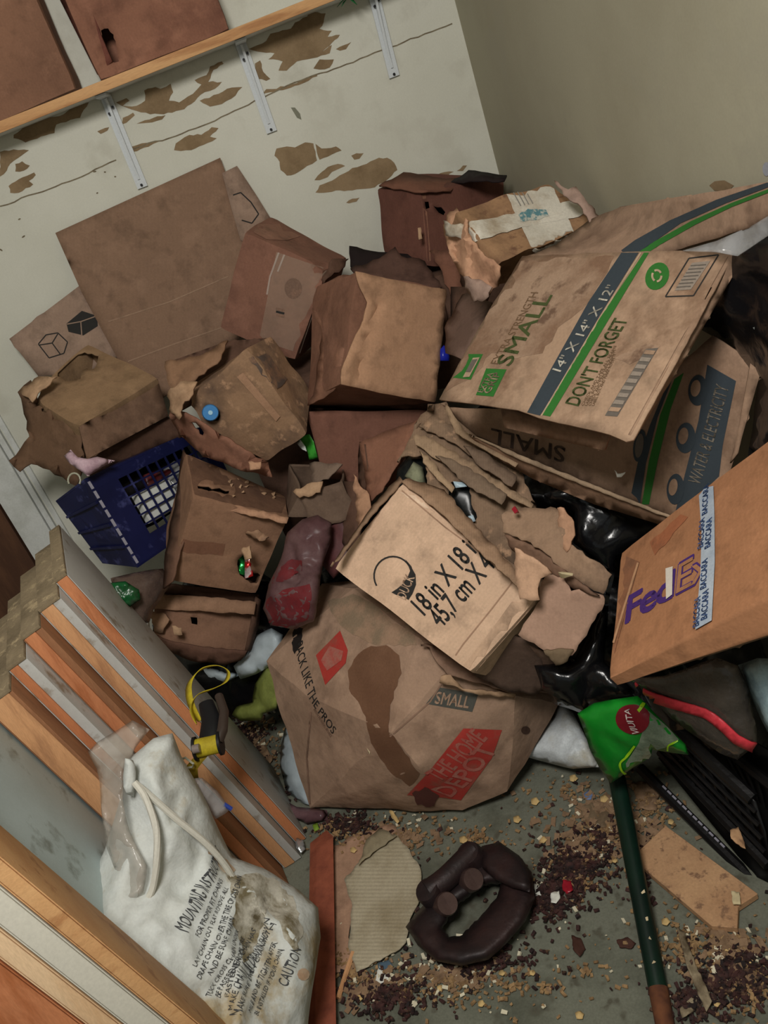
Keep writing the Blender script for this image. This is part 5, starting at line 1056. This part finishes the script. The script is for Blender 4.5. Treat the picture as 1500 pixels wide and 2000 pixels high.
decal(go, band(spline([(1240, 1455), (1225, 1475), (1212, 1488), (1214, 1502), (1222, 1510)], 4), 4), YL, gb, 'lime_trim', .003, sp=6)
decal(go, band(spline([(1304, 1464), (1308, 1452), (1335, 1444)], 4), 3), YL, gb, 'lime_trim', .003, sp=6)
# zipper bag
zb = thing('zipper_bag', 'clear zipper bag with a bright red seal strip lying under the courier box', 'bag', P(1380, 1390, 1.35))
zo = blob('pouch', [(1226, 1325, 1.37), (1300, 1318, 1.32), (1400, 1285, 1.26), (1440, 1300, 1.25), (1462, 1345, 1.26), (1478, 1420, 1.28), (1478, 1456, 1.29), (1440, 1485, 1.32), (1405, 1470, 1.34), (1310, 1405, 1.38), (1270, 1360, 1.40)], mat('smoky_clear_film', rgb(92, 84, 76), .15, rgb(72, 66, 60), 8, alpha=.88, bump=.5, spec=.5), zb, sp=11, bulge=.03, back=.02, amp=.006, ridge=.006, rfreq=16)
decal(zo, band(spline([(1228, 1328), (1262, 1352), (1320, 1372), (1378, 1390), (1410, 1412), (1440, 1440), (1474, 1458)], 5), 17), mat('red_zip_strip', rgb(206, 60, 70), .35), zb, 'seal_strip', .003, sp=8, thick=.003)
o = blob('plastic_bag', [(1440, 1300, 1.28), (1480, 1285, 1.24), (1540, 1290, 1.2), (1540, 1440, 1.24), (1500, 1430, 1.26), (1470, 1370, 1.27)], mat('teal_clear_film', rgb(150, 172, 176), .2, rgb(96, 122, 136), 6, .45, .6, bump=.5), sp=11, bulge=.03, back=.02, amp=.008, ridge=.008, rfreq=16, seed=5); tag(o, 'teal tinted clear bag at the right edge beside the zipper bag', 'bag')
# ------------------------------------------------------------------ nested black slatted baskets (lower right)
M_bk = mat('black_basket_plastic', rgb(20, 19, 20), .38, rgb(14, 14, 15), 8, spec=.45, bump=.3)
bk = thing('basket', 'black plastic slatted basket lying on its side beside the wooden offcut', 'basket', onZ(1420, 1700, .0))
def pz(x, y, z): return onZ(x, y, z)
# long front rail, parallel rails and cross slats built between two side lines
A0, A1 = P(1262, 1335, 1.62), P(1500, 1590, 1.42)      # upper rim line
B0, B1 = P(1250, 1500, 1.72), P(1475, 1725, 1.49)      # lower rim line on the floor
tube('rim_rail', [B0, B0.lerp(B1, .5), B1], .011, M_bk, bk, 8)
C0, C1 = P(1290, 1468, 1.66), P(1500, 1690, 1.44)
tube('rim_rail', [C0, C1], .010, M_bk, bk, 8)
D0, D1 = P(1225, 1330, 1.62), P(1470, 1560, 1.43)
tube('rim_rail', [D0, D1], .012, M_bk, bk, 8)
E0, E1 = P(1330, 1395, 1.6), P(1540, 1560, 1.37); tube('rim_rail', [E0, E1], .010, M_bk, bk, 8)
for i in range(11):
    t = i/10.0; a = D0.lerp(D1, t); c = C0.lerp(C1, t); e = E0.lerp(E1, t)
    mid = a.lerp(c, .5)+Vector((.01, .012, -.008))
    ribbon('slat', [(a, (D1-D0)), (mid, (D1-D0)), (c, (D1-D0))], .014, M_bk, bk, .003)
    if i > 3:
        q = [Vector(v) for v in spline([e, e.lerp(C1, .45)+Vector((.02, .03, -.03)), C1.lerp(C0, (1-t)*.6)+Vector((.03, .03, .0))], 5)]
        ribbon('slat', [(v, (E1-E0)) for v in q], .013, M_bk, bk, .003)
for j in range(4):
    s = (j+1)/5; tube('cross_rail', [D0.lerp(C0, s), D1.lerp(C1, s)], .0045, M_bk, bk, 6)
sheet('floor_panel', [(1285, 1480, 1.68), (1420, 1420, 1.5), (1560, 1500, 1.4), (1560, 1760, 1.42), (1480, 1720, 1.49)], mat('black_inner', rgb(14, 14, 14), .5), bk, sp=20)
dash = [(1300, 1538), (1318, 1556), (1345, 1580), (1378, 1615), (1415, 1652)]
for i in range(12):
    t = i/12; a = B0.lerp(B1, .2+t*.55); b_ = B0.lerp(B1, .2+t*.55+.033); up_ = Vector((.004, -.006, .011))
    tube('worn_fleck', [a+up_, b_+up_], .0022, paint('worn_white_plastic', ()), bk, 6)
# green pole with rusty end
pole = thing('garden_stake', 'dark green metal stake with a rusty tip lying across the floor', 'stake', onZ(1290, 1975, 0))
p0, p1 = onZ(1205, 1520, .10), onZ(1285, 1930, .016)
k_ = p1+(p1-p0).normalized()*.075
tube('shaft', [p0.lerp(p1, t) for t in (0, .25, .5, .75, 1)], [.0165, .0165, .016, .016, .0155], mat('dark_green_coating', rgb(14, 42, 30), .4, rgb(12, 30, 24), 8, .4, .65, spec=.4), pole, 16)
tube('rusty_tip', [p1, p1.lerp(k_, .5), k_], [.0158, .0152, .015], mat('rust', rgb(112, 70, 46), .9, rgb(76, 46, 34), 30, .4, .6, bump=.6), pole, 16)
for t in (.6, .72, .8, .9):
    c = p0.lerp(p1, t)+Vector((random.uniform(-.006, .006), -.008, .0135)); hull('pale_speck', [c+Vector((random.uniform(-.004, .004), random.uniform(-.004, .004), random.uniform(0, .003))) for i in range(7)], paint('cream_crumb', ()), pole, 0, .0005)
# wooden offcut
M_off = mat('raw_plywood', rgb(192, 152, 114), .8, rgb(172, 132, 98), 9, .42, .66, col3=rgb(136, 104, 80), scale3=55, bump=.3)
wq = [onZ(1233, 1675, .018), onZ(1300, 1612, .018), onZ(1480, 1745, .018), onZ(1442, 1770, .018), onZ(1440, 1812, .018), onZ(1390, 1808, .018)]
V = wq+[Vector((p.x, p.y, .004)) for p in wq]; n6 = len(wq)
o = link('wooden_offcut', V, [tuple(range(n6)), tuple(range(2*n6-1, n6-1, -1))]+[(i, i+n6, (i+1) % n6+n6, (i+1) % n6) for i in range(n6)], M_off, None, smooth=False)
bm = bmesh.new(); bm.from_mesh(o.data); bmesh.ops.recalc_face_normals(bm, faces=bm.faces); bmesh.ops.bevel(bm, geom=bm.edges[:], offset=.001, segments=1, affect='EDGES'); bm.to_mesh(o.data); bm.free()
tag(o, 'raw plywood offcut with a broken end lying on the floor', 'offcut')
# corrugated pale sheet with torn brown backing
M_cor = mat('pale_corrugated', rgb(178, 168, 144), .9, rgb(152, 140, 114), 8, .45, .66, stripes=(44, .13, .4, 'Y'), bump=.2)
cs = thing('corrugated_sheet', 'pale corrugated paper sheet with torn edges, flat on the floor beside the iron clamp', 'cardboard', onZ(740, 1760, .004))
fz = lambda L, z: [(x, y, proj(onZ(x, y, z))[2]) for x, y in L]
sheet('brown_backing', fz([(642, 1660), (700, 1625), (770, 1610), (800, 1650), (740, 1700), (690, 1760), (680, 1830), (690, 1900), (650, 1900), (645, 1800)], .006), card('peach_torn', (176, 134, 108), (140, 104, 84), scale=12), cs, sp=12, jag=3, amp=.002, thick=.002)
co_ = sheet('corrugated_layer', fz([(672, 1718), (700, 1685), (770, 1628), (800, 1660), (822, 1700), (826, 1740), (800, 1795), (792, 1840), (772, 1858), (696, 1898), (680, 1850), (688, 1770)], .013), M_cor, cs, sp=9, jag=2, amp=.002, thick=.003)
sheet('curled_corner', fz([(700, 1690), (715, 1640), (740, 1618), (775, 1632), (735, 1660)], .022), card('grey_paper', (150, 136, 108), (120, 108, 86)), cs, sp=9, jag=2, amp=.004, thick=.001)
# dark cast iron clamp: open oblong ring with two bolts
ck = thing('iron_clamp', 'heavy dark cast iron clamp with two bolts on the floor', 'clamp', onZ(915, 1770, 0))
M_iron = mat('dark_rusted_iron', rgb(38, 29, 30), .5, rgb(56, 38, 37), 10, .45, .65, metal=.25, bump=.4, bscale=50, spec=.5)
cq = lambda L, z: [(550+x/2.308, 1500+y/2.308, proj(onZ(550+x/2.308, 1500+y/2.308, z))[2]) for x, y in L]
blob('c_frame', cq([(600, 660), (655, 600), (720, 560), (800, 470), (850, 400), (905, 352), (985, 335), (1070, 395), (1128, 470), (1142, 590), (1100, 690), (1010, 795), (930, 865), (810, 892), (700, 870), (615, 800), (558, 715)], .045), M_iron, ck, sp=8, bulge=.036, back=.042, amp=.003, freq=14, tmax=26, pw=.36, sharp=0,
     holes=[[(p[0], p[1]) for p in cq([(728, 722), (770, 640), (850, 575), (910, 528), (985, 520), (972, 572), (900, 665), (815, 752), (755, 762)], .045)]])
blob('shoulder_block', cq([(900, 370), (985, 340), (1085, 410), (1125, 480), (1120, 560), (1040, 540), (960, 500), (905, 450)], .085), M_iron, ck, sp=9, bulge=.016, back=.04, amp=.002, tmax=16, pw=.4)
bar = [onZ(550+x/2.308, 1500+y/2.308, .085) for x, y in ((660, 560), (740, 500), (840, 400), (870, 375))]
tube('jaw_bar', [Vector(v) for v in spline(bar, 4)], .022, M_iron, ck, 12)
for (X, Y_, rr) in ((655, 550, .026), (840, 385, .027)):
    c = onZ(550+X/2.308, 1500+Y_/2.308, .095); a = Vector((-.25, -.1, 1)).normalized(); tube('boss', [c-a*.08, c-a*.004, c+a*.003, c+a*.004], [rr, rr*.96, rr*.85, rr*.4], M_iron, ck, 16)
for (X, Y_) in ((745, 612), (862, 502)):
    c = onZ(550+X/2.308, 1500+Y_/2.308, .085); s_ = Vector((.35, -.6, .72)).normalized()
    tube('bolt_socket', [c-s_*.06, c, c+s_*.005, c+s_*.004, c-s_*.010], [.021, .021, .019, .016, .014], mat('worn_iron_rim', rgb(84, 66, 62), .35, rgb(62, 46, 44), 10, metal=.4), ck, 20)
    tube('socket_core', [c-s_*.012, c-s_*.006, c-s_*.004], [.0135, .0125, .006], M_iron, ck, 14)
# yellow ratchet strap on the boards
M_str = mat('yellow_webbing', rgb(190, 172, 40), .7, rgb(160, 142, 36), 20, .4, .6); M_strd = mat('old_yellow_webbing', rgb(150, 128, 30), .7, rgb(120, 100, 26), 14)
rs = thing('ratchet_strap', 'yellow ratchet strap with a black buckle hanging over the leaning boards', 'strap', P(400, 1430, 1.55))
lp = spline([(390, 1408, 1.60), (372, 1372, 1.63), (370, 1335, 1.66), (392, 1308, 1.68), (425, 1300, 1.69), (445, 1312, 1.68), (440, 1332, 1.67), (415, 1346, 1.65), (385, 1358, 1.63), (374, 1385, 1.61), (384, 1415, 1.59)], 6)
ribbon('loop', [(P(*q), Vector((.5, -.6, .5))+Vector((math.sin(i*.2)*.5, 0, 0))) for i, q in enumerate(lp)], .022, M_str, rs)
hd = [P(*q) for q in ((402, 1372, 1.60), (412, 1405, 1.57), (408, 1440, 1.54), (400, 1462, 1.53))]
tube('buckle_handle', hd, [.014, .018, .02, .016], M_black, rs, 10, flat=.5)
tube('buckle_handle', [p+Vector((.028, .0, .004)) for p in hd], [.008, .009, .01, .009], paint('brown_metal', (60, 50, 44), .35), rs, 10)
sp0, sp1 = P(385, 1462, 1.53), P(428, 1452, 1.53)
tube('spool', [sp0, sp0.lerp(sp1, .5), sp1], .017, M_str, rs, 16); tube('spool_cheek', [sp0-(sp1-sp0)*.12, sp0], .022, M_black, rs, 14); tube('spool_cheek', [sp1, sp1+(sp1-sp0)*.12], .022, M_black, rs, 14)
tube('spool_pin', [sp0+Vector((0, -.02, .016)), sp0.lerp(sp1, .3)+Vector((0, -.02, .016))], .008, paint('steel_pin', (128, 116, 110), .3), rs, 10)
ribbon('tail', [(P(*q), sp1-sp0) for q in ((392, 1478, 1.53), (380, 1492, 1.53), (370, 1505, 1.53), (372, 1525, 1.54))], .030, M_strd, rs)
tube('wire_hook', [P(*q) for q in ((350, 1484, 1.52), (362, 1480, 1.515), (378, 1492, 1.51), (376, 1498, 1.51), (366, 1500, 1.515))], .0022, paint('pale_wire', ()), rs, 6)
# canvas bag with printed instructions
M_can = mat('white_canvas', rgb(206, 211, 208), .85, rgb(194, 196, 188), 6, .42, .7, grain=.05, bump=.35, bscale=90, col3=rgb(166, 150, 118), scale3=6)
cb = thing('canvas_bag', 'dirty white canvas drawstring bag printed with mounting instructions, in front of the boards', 'bag', P(420, 1900, 1.5))
co_l = [(254, 1479, 1.40), (299, 1442, 1.42), (336, 1433, 1.44), (352, 1475, 1.45), (397, 1554, 1.46), (429, 1624, 1.47), (453, 1675, 1.48), (513, 1694, 1.50), (583, 1736, 1.52), (621, 1773, 1.50), (626, 1830, 1.46), (607, 1960, 1.40), (595, 2080, 1.36), (540, 2200, 1.30), (430, 2170, 1.27), (300, 2020, 1.26), (200, 1900, 1.28), (140, 1800, 1.33), (187, 1699, 1.38), (205, 1660, 1.40), (235, 1560, 1.40)]
cv = blob('sack', co_l, M_can, cb, sp=9, bulge=.075, back=.045, amp=.007, freq=12, ridge=.026, rfreq=7, tmax=110)
MUD = mat('mud_stain', rgb(120, 110, 84), .95, rgb(200, 196, 182), 22, .40, .58, col3=rgb(84, 76, 56), scale3=12)
decal(cv, [(440, 1700), (470, 1712), (500, 1705), (540, 1720), (575, 1760), (590, 1810), (580, 1860), (562, 1840), (545, 1800), (520, 1775), (512, 1810), (495, 1860), (475, 1880), (468, 1840), (452, 1800), (460, 1760)], MUD, cb, 'mud_stain', .001, sp=9, jag=4)
decal(cv, [(405, 1660), (430, 1668), (460, 1700), (450, 1715), (425, 1690)], mat('tan_stain', rgb(190, 158, 130), .9, rgb(200, 186, 164), 12), cb, 'tan_stain', .001, sp=8, jag=3)
decal(cv, ellipse(592, 1903, 12, 12, 0, 10), mat('tan_stain', ()), cb, 'tan_stain', .001, sp=7, jag=2)
TI = paint('faded_black_print', (70, 72, 74), .9)
def line(s, a, b, h): lettering(cv, s, a, b, h, TI, cb, .0, off=.0024)
line('MOUNTING INSTRUCTIONS', (366, 1822), (428, 1668), .022)
for i_, (tx, sl, ln_) in enumerate((('FOR PROPER FIT CHAINS', 0, 120), ('LAY CHAIN OUT FLAT REMOVE ALL', 55, 165), ('DRAPE CHAIN OVER THE TIRE CROSS CHAIN', 75, 215), ('AND BE SURE CHAIN', 60, 120), ('TUCK CROSS CHAIN UNDER', 100, 140), ('BE PASSED UNDER TIRE', 95, 125),
        ('FASTENER  CHAIN HAS', 85, 140), ('MAKE CHAIN AS DRAWN SHOWN', 105, 190), ('MAKE SURE EACH CHAIN WITH', 110, 190), ('MILE AND BE TIGHTEN AFTER', 100, 150), ('BE INSTALLED IF YOUR CHAIN', 100, 140))):
    x_, y_ = 388+15.2*i_-.374*sl, 1832+6.1*i_+.927*sl
    line(tx, (x_, y_), (x_+.374*ln_, y_-.927*ln_), .0085)
line('CAUTION', (560, 1928), (586, 1855), .020)
tube('drawstring', [P(*q) for q in spline([(262, 1528, 1.32), (285, 1560, 1.315), (305, 1620, 1.305), (306, 1680, 1.30), (298, 1735, 1.30), (282, 1768, 1.295)], 5)], .0055, paint('cotton_cord', (208, 206, 194), .8), cb, 8)
tube('drawstring', [P(*q) for q in spline([(264, 1530, 1.32), (300, 1560, 1.33), (345, 1600, 1.345), (400, 1645, 1.37), (440, 1690, 1.395), (465, 1735, 1.415)], 5)], .0055, paint('cotton_cord', ()), cb, 8)
hull('gathered_neck', [P(254+random.uniform(-14, 14), 1520+random.uniform(-38, 34), 1.335+random.uniform(-.015, .02)) for i in range(16)], M_can, cb, 3, .006, 40, sharp=0)
o = blob('clear_bag', [(172, 1465, 1.42), (190, 1448, 1.43), (230, 1425, 1.45), (258, 1405, 1.46), (290, 1425, 1.46), (260, 1465, 1.41), (240, 1500, 1.36), (240, 1560, 1.33), (255, 1620, 1.32), (285, 1690, 1.30), (280, 1745, 1.29), (230, 1790, 1.29), (165, 1800, 1.31), (205, 1740, 1.33), (225, 1700, 1.33), (205, 1650, 1.36), (198, 1560, 1.38), (190, 1500, 1.40)], film('grimy_clear_film', (186, 178, 166), .42, .15), sp=8, bulge=.016, back=.010, amp=.012, ridge=.014, rfreq=22, seed=4); tag(o, 'grimy clear plastic bag draped over the left of the canvas bag', 'bag')
o = blob('clear_bag', [(372, 1522, 1.47), (395, 1520, 1.49), (425, 1545, 1.5), (452, 1580, 1.51), (440, 1590, 1.5), (420, 1600, 1.5), (395, 1560, 1.48)], film('clear_film', (190, 190, 190), .35), sp=7, bulge=.012, back=.01, amp=.006, ridge=.006, rfreq=26); tag(o, 'small crinkled clear packet right of the canvas bag neck', 'packet')
o = tube('blue_pen_cap', [P(438, 1571, 1.5), P(452, 1580, 1.505)], .004, paint('pen_blue', (50, 70, 150), .4), None, 8); tag(o, 'tiny blue pen cap beside the clear packet on the boards', 'cap')
# shadowed wrappings between boards and boxes
o = blob('clear_bag', [(215, 1130, 1.9), (265, 1118, 1.93), (320, 1110, 1.97), (335, 1140, 1.97), (300, 1190, 1.95), (285, 1230, 1.95), (240, 1190, 1.9)], mat('dark_clear_film', rgb(92, 76, 68), .25, rgb(66, 54, 50), 10, bump=.6), sp=10, bulge=.03, back=.03, amp=.01, ridge=.008, rfreq=22, seed=11); tag(o, 'dusky crinkled film below the blue crate', 'plastic')
o = blob('green_film', [(212, 1140, 1.86), (245, 1135, 1.86), (272, 1150, 1.87), (275, 1170, 1.87), (255, 1185, 1.86), (230, 1165, 1.85)], mat('deep_green_film', rgb(22, 84, 42), .2, rgb(40, 56, 40), 26, bump=.5), sp=5, bulge=.006, back=.004, amp=.010, ridge=.010, rfreq=34); tag(o, 'deep green shiny film below the blue crate', 'plastic')
o = blob('white_wrapper', [(270, 1205, 1.95), (290, 1195, 1.96), (292, 1215, 1.95), (295, 1235, 1.94), (282, 1232, 1.93)], paint('dull_white_film', (176, 180, 172), .4), sp=6, bulge=.01, back=.01, amp=.005); tag(o, 'dull white wrapper wedged between the boards and the split box', 'wrapper')
# ------------------------------------------------------------------ litter on the concrete
rnd = random.Random(21)
def chips(name, label, m, spots, size, flat=.35, cat='litter', zmax=.004):
    """loose crumbs nobody could count: one object"""
    V = []; Fc = []
    for (cx, cy, rx, ry, n) in spots:
        for i in range(n):
            a = rnd.uniform(0, 6.283); q = abs(rnd.gauss(0, .55)); x, y = cx+rx*q*math.cos(a), cy+ry*q*math.sin(a)
            p = onZ(x, y, 0)
            if p.x > RW-.02 or p.y > BW-.03 or p.y < .3: continue
            s = size*rnd.uniform(.45, 1.5); l = s*rnd.uniform(1, 1.9); h = s*flat*rnd.uniform(.5, 1.4); th = rnd.uniform(0, 6.283); tl = rnd.uniform(-.5, .5)
            ex = Vector((math.cos(th), math.sin(th), tl*.5)); ey = Vector((-math.sin(th), math.cos(th), rnd.uniform(-.3, .3)))
            base = p+Vector((0, 0, .0015+h*.5+abs(tl)*l*.25+rnd.random()*zmax)); b = len(V)
            for dz in (-.5, .5):
                for (u, v) in ((-1, -.6), (.9, -1), (1, .7), (-.7, 1)):
                    V.append(base+ex*l*.5*u*rnd.uniform(.7, 1)+ey*s*.5*v*rnd.uniform(.6, 1)+Vector((0, 0, dz*h)))
            Fc += [(b, b+3, b+2, b+1), (b+4, b+5, b+6, b+7)]+[(b+i, b+(i+1) % 4, b+4+(i+1) % 4, b+4+i) for i in range(4)]
    o = link(name, V, Fc, m, None, smooth=False); tag(o, label, cat, kind='stuff'); return o
SP_T = [(1180, 1620, 110, 70, 260), (1270, 1580, 60, 60, 120), (760, 1640, 120, 50, 150), (930, 1640, 90, 40, 80), (700, 1900, 90, 60, 170), (880, 1920, 140, 50, 170), (1130, 1720, 80, 60, 130), (1340, 1850, 110, 70, 200), (1450, 1920, 80, 80, 190), (490, 1420, 60, 90, 160), (520, 1520, 40, 70, 110), (1100, 1550, 150, 50, 60), (1000, 1930, 200, 60, 60), (1150, 1900, 110, 80, 25), (650, 1620, 60, 30, 90)]
chips('tan_crumbs', 'tan husks and crumbs scattered over the concrete floor', mat('tan_husk', rgb(160, 130, 92), .85, rgb(120, 94, 66), 70, .4, .6), [(a, b, c*1.15, d*1.15, int(n*1.4)) for a, b, c, d, n in SP_T], .0056)
SP_D = [(1120, 1700, 80, 60, 420), (1080, 1760, 60, 50, 220), (930, 1880, 130, 40, 260), (760, 1950, 120, 50, 260), (1440, 1910, 110, 90, 420), (1350, 1960, 80, 50, 160), (480, 1440, 70, 110, 300), (530, 1560, 50, 50, 160), (680, 1615, 80, 30, 200), (1180, 1640, 80, 60, 110), (1260, 1700, 40, 60, 80), (1050, 1760, 420, 260, 120)]
chips('dark_litter', 'dark red brown rotted litter in clumps on the concrete floor', mat('dark_litter', rgb(70, 44, 41), .75, rgb(34, 26, 26), 60, .4, .6, col3=rgb(100, 76, 58), scale3=90), [(a, b, c, d, int(n*1.7)) for a, b, c, d, n in SP_D], .0064, .40, zmax=.006)
SP_B = [(1170, 1580, 100, 60, 150), (1240, 1640, 70, 60, 110), (790, 1640, 120, 40, 70), (900, 1910, 140, 40, 90), (1420, 1850, 90, 60, 110), (500, 1450, 60, 100, 110), (1130, 1660, 90, 50, 70), (720, 1930, 70, 50, 60)]
chips('brown_paper_bits', 'shredded brown cardboard bits on the concrete floor', card('bits', (146, 114, 86), (110, 84, 62), scale=40), SP_B, .0125, .12)
SP_W = [(1080, 1760, 120, 90, 16), (900, 1900, 160, 70, 26), (760, 1900, 90, 60, 16), (1180, 1600, 120, 90, 16), (1400, 1880, 120, 90, 26), (800, 1600, 150, 40, 10), (500, 1420, 60, 90, 26)]
chips('pale_crumbs', 'cream crumbs and white flecks on the concrete floor', paint('cream_fleck', (214, 206, 180), .7), [(a, b, c*1.2, d*1.2, int(n*2.2)) for a, b, c, d, n in SP_W], .0062, .4)
# single pieces that can be picked out
def piece(label, name, cat, px, poly, m, z=.008, amp=.004, group=None):
    x0, y0 = px
    o = sheet(name, [(x0+x, y0+y, proj(onZ(x0+x, y0+y, z))[2]) for x, y in poly], m, sp=5, jag=1, amp=amp, freq=60, thick=.0015, bvh=False); tag(o, label, cat, group); return o
WS = paint('white_scrap', (220, 220, 210), .7)
piece('jagged white paper scrap touching the right side of the iron clamp', 'paper_scrap', 'paper', (1050, 1740), [(-8, -15), (2, -10), (8, 10), (2, 22), (-12, 26), (-4, 8)], WS)
piece('torn white paper scrap below the corrugated sheet', 'paper_scrap', 'paper', (745, 1905), [(-6, -18), (12, -12), (14, 6), (2, 18), (-12, 28), (-10, 0)], WS)
piece('white foam chip right of the iron clamp beside the red piece', 'foam_chip', 'foam', (1086, 1752), [(-10, -8), (6, -12), (8, 2), (0, 12), (-10, 10)], WS, .014)
piece('cream foam chip lying on the plywood offcut', 'foam_chip', 'foam', (1436, 1752), [(-8, -12), (8, -10), (10, 14), (-4, 14)], paint('cream_paper', ()), .026)
piece('glossy dark red piece in the litter right of the iron clamp', 'plastic_piece', 'plastic', (1107, 1730), [(-8, -12), (8, -10), (12, 8), (0, 16), (-8, 8)], mat('red_shiny', ()), .014)
piece('round tan chip alone on bare concrete near the bottom edge', 'wood_chip', 'chip', (1132, 1982), [(-9, -4), (2, -8), (9, -2), (6, 8), (-6, 8)], paint('tan_chip', (206, 176, 120), .8), .006)
piece('blue plastic fleck left of the green stake', 'plastic_fleck', 'plastic', (1150, 1553), [(-10, -2), (0, -12), (8, -2), (4, 8), (-6, 8)], paint('blue_fleck', (110, 130, 170), .5))
piece('blue cloth scrap below the corrugated sheet', 'cloth_scrap', 'cloth', (752, 1885), [(-14, -4), (6, -10), (16, 2), (4, 12), (-12, 8)], paint('slate_blue_cloth', (76, 96, 112), .9))
piece('long tan splinter standing at the foot of the stained box', 'wood_splinter', 'splinter', (768, 1592), [(-8, -10), (0, -8), (12, 12), (8, 16), (-4, 4)], paint('tan_chip', ()), .02)
piece('tan bark piece on the black basket rail', 'wood_chip', 'chip', (1440, 1635), [(-14, -14), (2, -20), (14, 10), (16, 22), (-2, 12), (-12, 2)], M_off, .10)
piece('dusty grey strip of bark twisting over the litter at bottom right', 'bark_strip', 'bark', (1362, 1880), [(-40, -70), (-25, -60), (-6, 0), (14, 40), (28, 75), (18, 95), (0, 60), (-22, 0)], mat('dusty_bark', rgb(146, 132, 108), .9, rgb(112, 98, 78), 20), .02, .01)
piece('pale leaf shaped bark flake under the dusty grey strip', 'bark_flake', 'bark', (1352, 1960), [(-24, 10), (0, -14), (36, -24), (26, -4), (0, 16), (-20, 28)], mat('dusty_bark', ()), .012, .008)
piece('small dead leaf on bare concrete left of the stake', 'dead_leaf', 'leaf', (1130, 1850), [(-14, -24), (4, -18), (14, 4), (2, 18), (-10, 6)], mat('dark_leaf', rgb(70, 44, 36), .8), .008)
piece('rust brown leaf on the concrete beside the green stake', 'dead_leaf', 'leaf', (1222, 1842), [(-18, -6), (4, -12), (20, 0), (10, 10), (-12, 8)], mat('dark_leaf', ()), .008)
piece('brown wet cardboard shred beside the green stake top', 'cardboard_shred', 'cardboard', (1165, 1600), [(-30, -24), (0, -36), (34, -20), (30, 10), (4, 24), (-24, 14)], card('wet', ()), .008, .008)
piece('tan cardboard shred right of the green stake top', 'cardboard_shred', 'cardboard', (1262, 1560), [(-30, -30), (0, -34), (26, -8), (20, 24), (-12, 18)], card('bits', ()), .008, .008)
piece('brown cardboard shred on the floor between the boards and the stained box', 'cardboard_shred', 'cardboard', (510, 1480), [(-18, -28), (8, -24), (22, 0), (12, 30), (-12, 24)], card('bits', ()), .01, .01)
piece('grey foil scrap at the lower end of the leaning boards', 'foil_scrap', 'foil', (586, 1650), [(-8, -14), (6, -10), (10, 8), (2, 16), (-8, 6)], mat('grey_foil', rgb(180, 184, 186), .25, metal=.6), .02, .008)
piece('lime green leaf bit beside the lower end of the boards', 'leaf_bit', 'leaf', (616, 1615), [(-6, -4), (4, -8), (8, 4), (-2, 8)], paint('lime_bit', (120, 150, 50), .6), .012)
for i, (x, y) in enumerate(((690, 1660), (905, 1640), (1010, 1600), (960, 1690), (1060, 1640), (1150, 1490), (1180, 1560), (1200, 1680), (860, 1930), (980, 1900), (940, 1960), (700, 1950), (1040, 1900), (1330, 1830), (1420, 1850), (1460, 1880), (1400, 1960), (1300, 1800), (1280, 1640), (1310, 1605), (1120, 1520), (1045, 1565))):
    s = rnd.uniform(.7, 1.2)
    piece('small tan wood chip among the floor litter', 'wood_chip', 'chip', (x, y), [(-7*s, -4*s), (3*s, -7*s), (8*s, 0), (2*s, 6*s), (-6*s, 4*s)], paint('tan_chip', ()), .008, group='tan wood chips in the floor litter')
# thin twig
o = tube('twig', [onZ(660, 1950, .006), onZ(676, 1900, .008), onZ(690, 1860, .010)], .005, M_tan, None, 6); tag(o, 'thin ochre twig beside the reddish stick near the bottom edge', 'twig')
for o in bpy.data.objects:
    if '_s' in o.keys(): del o['_s']
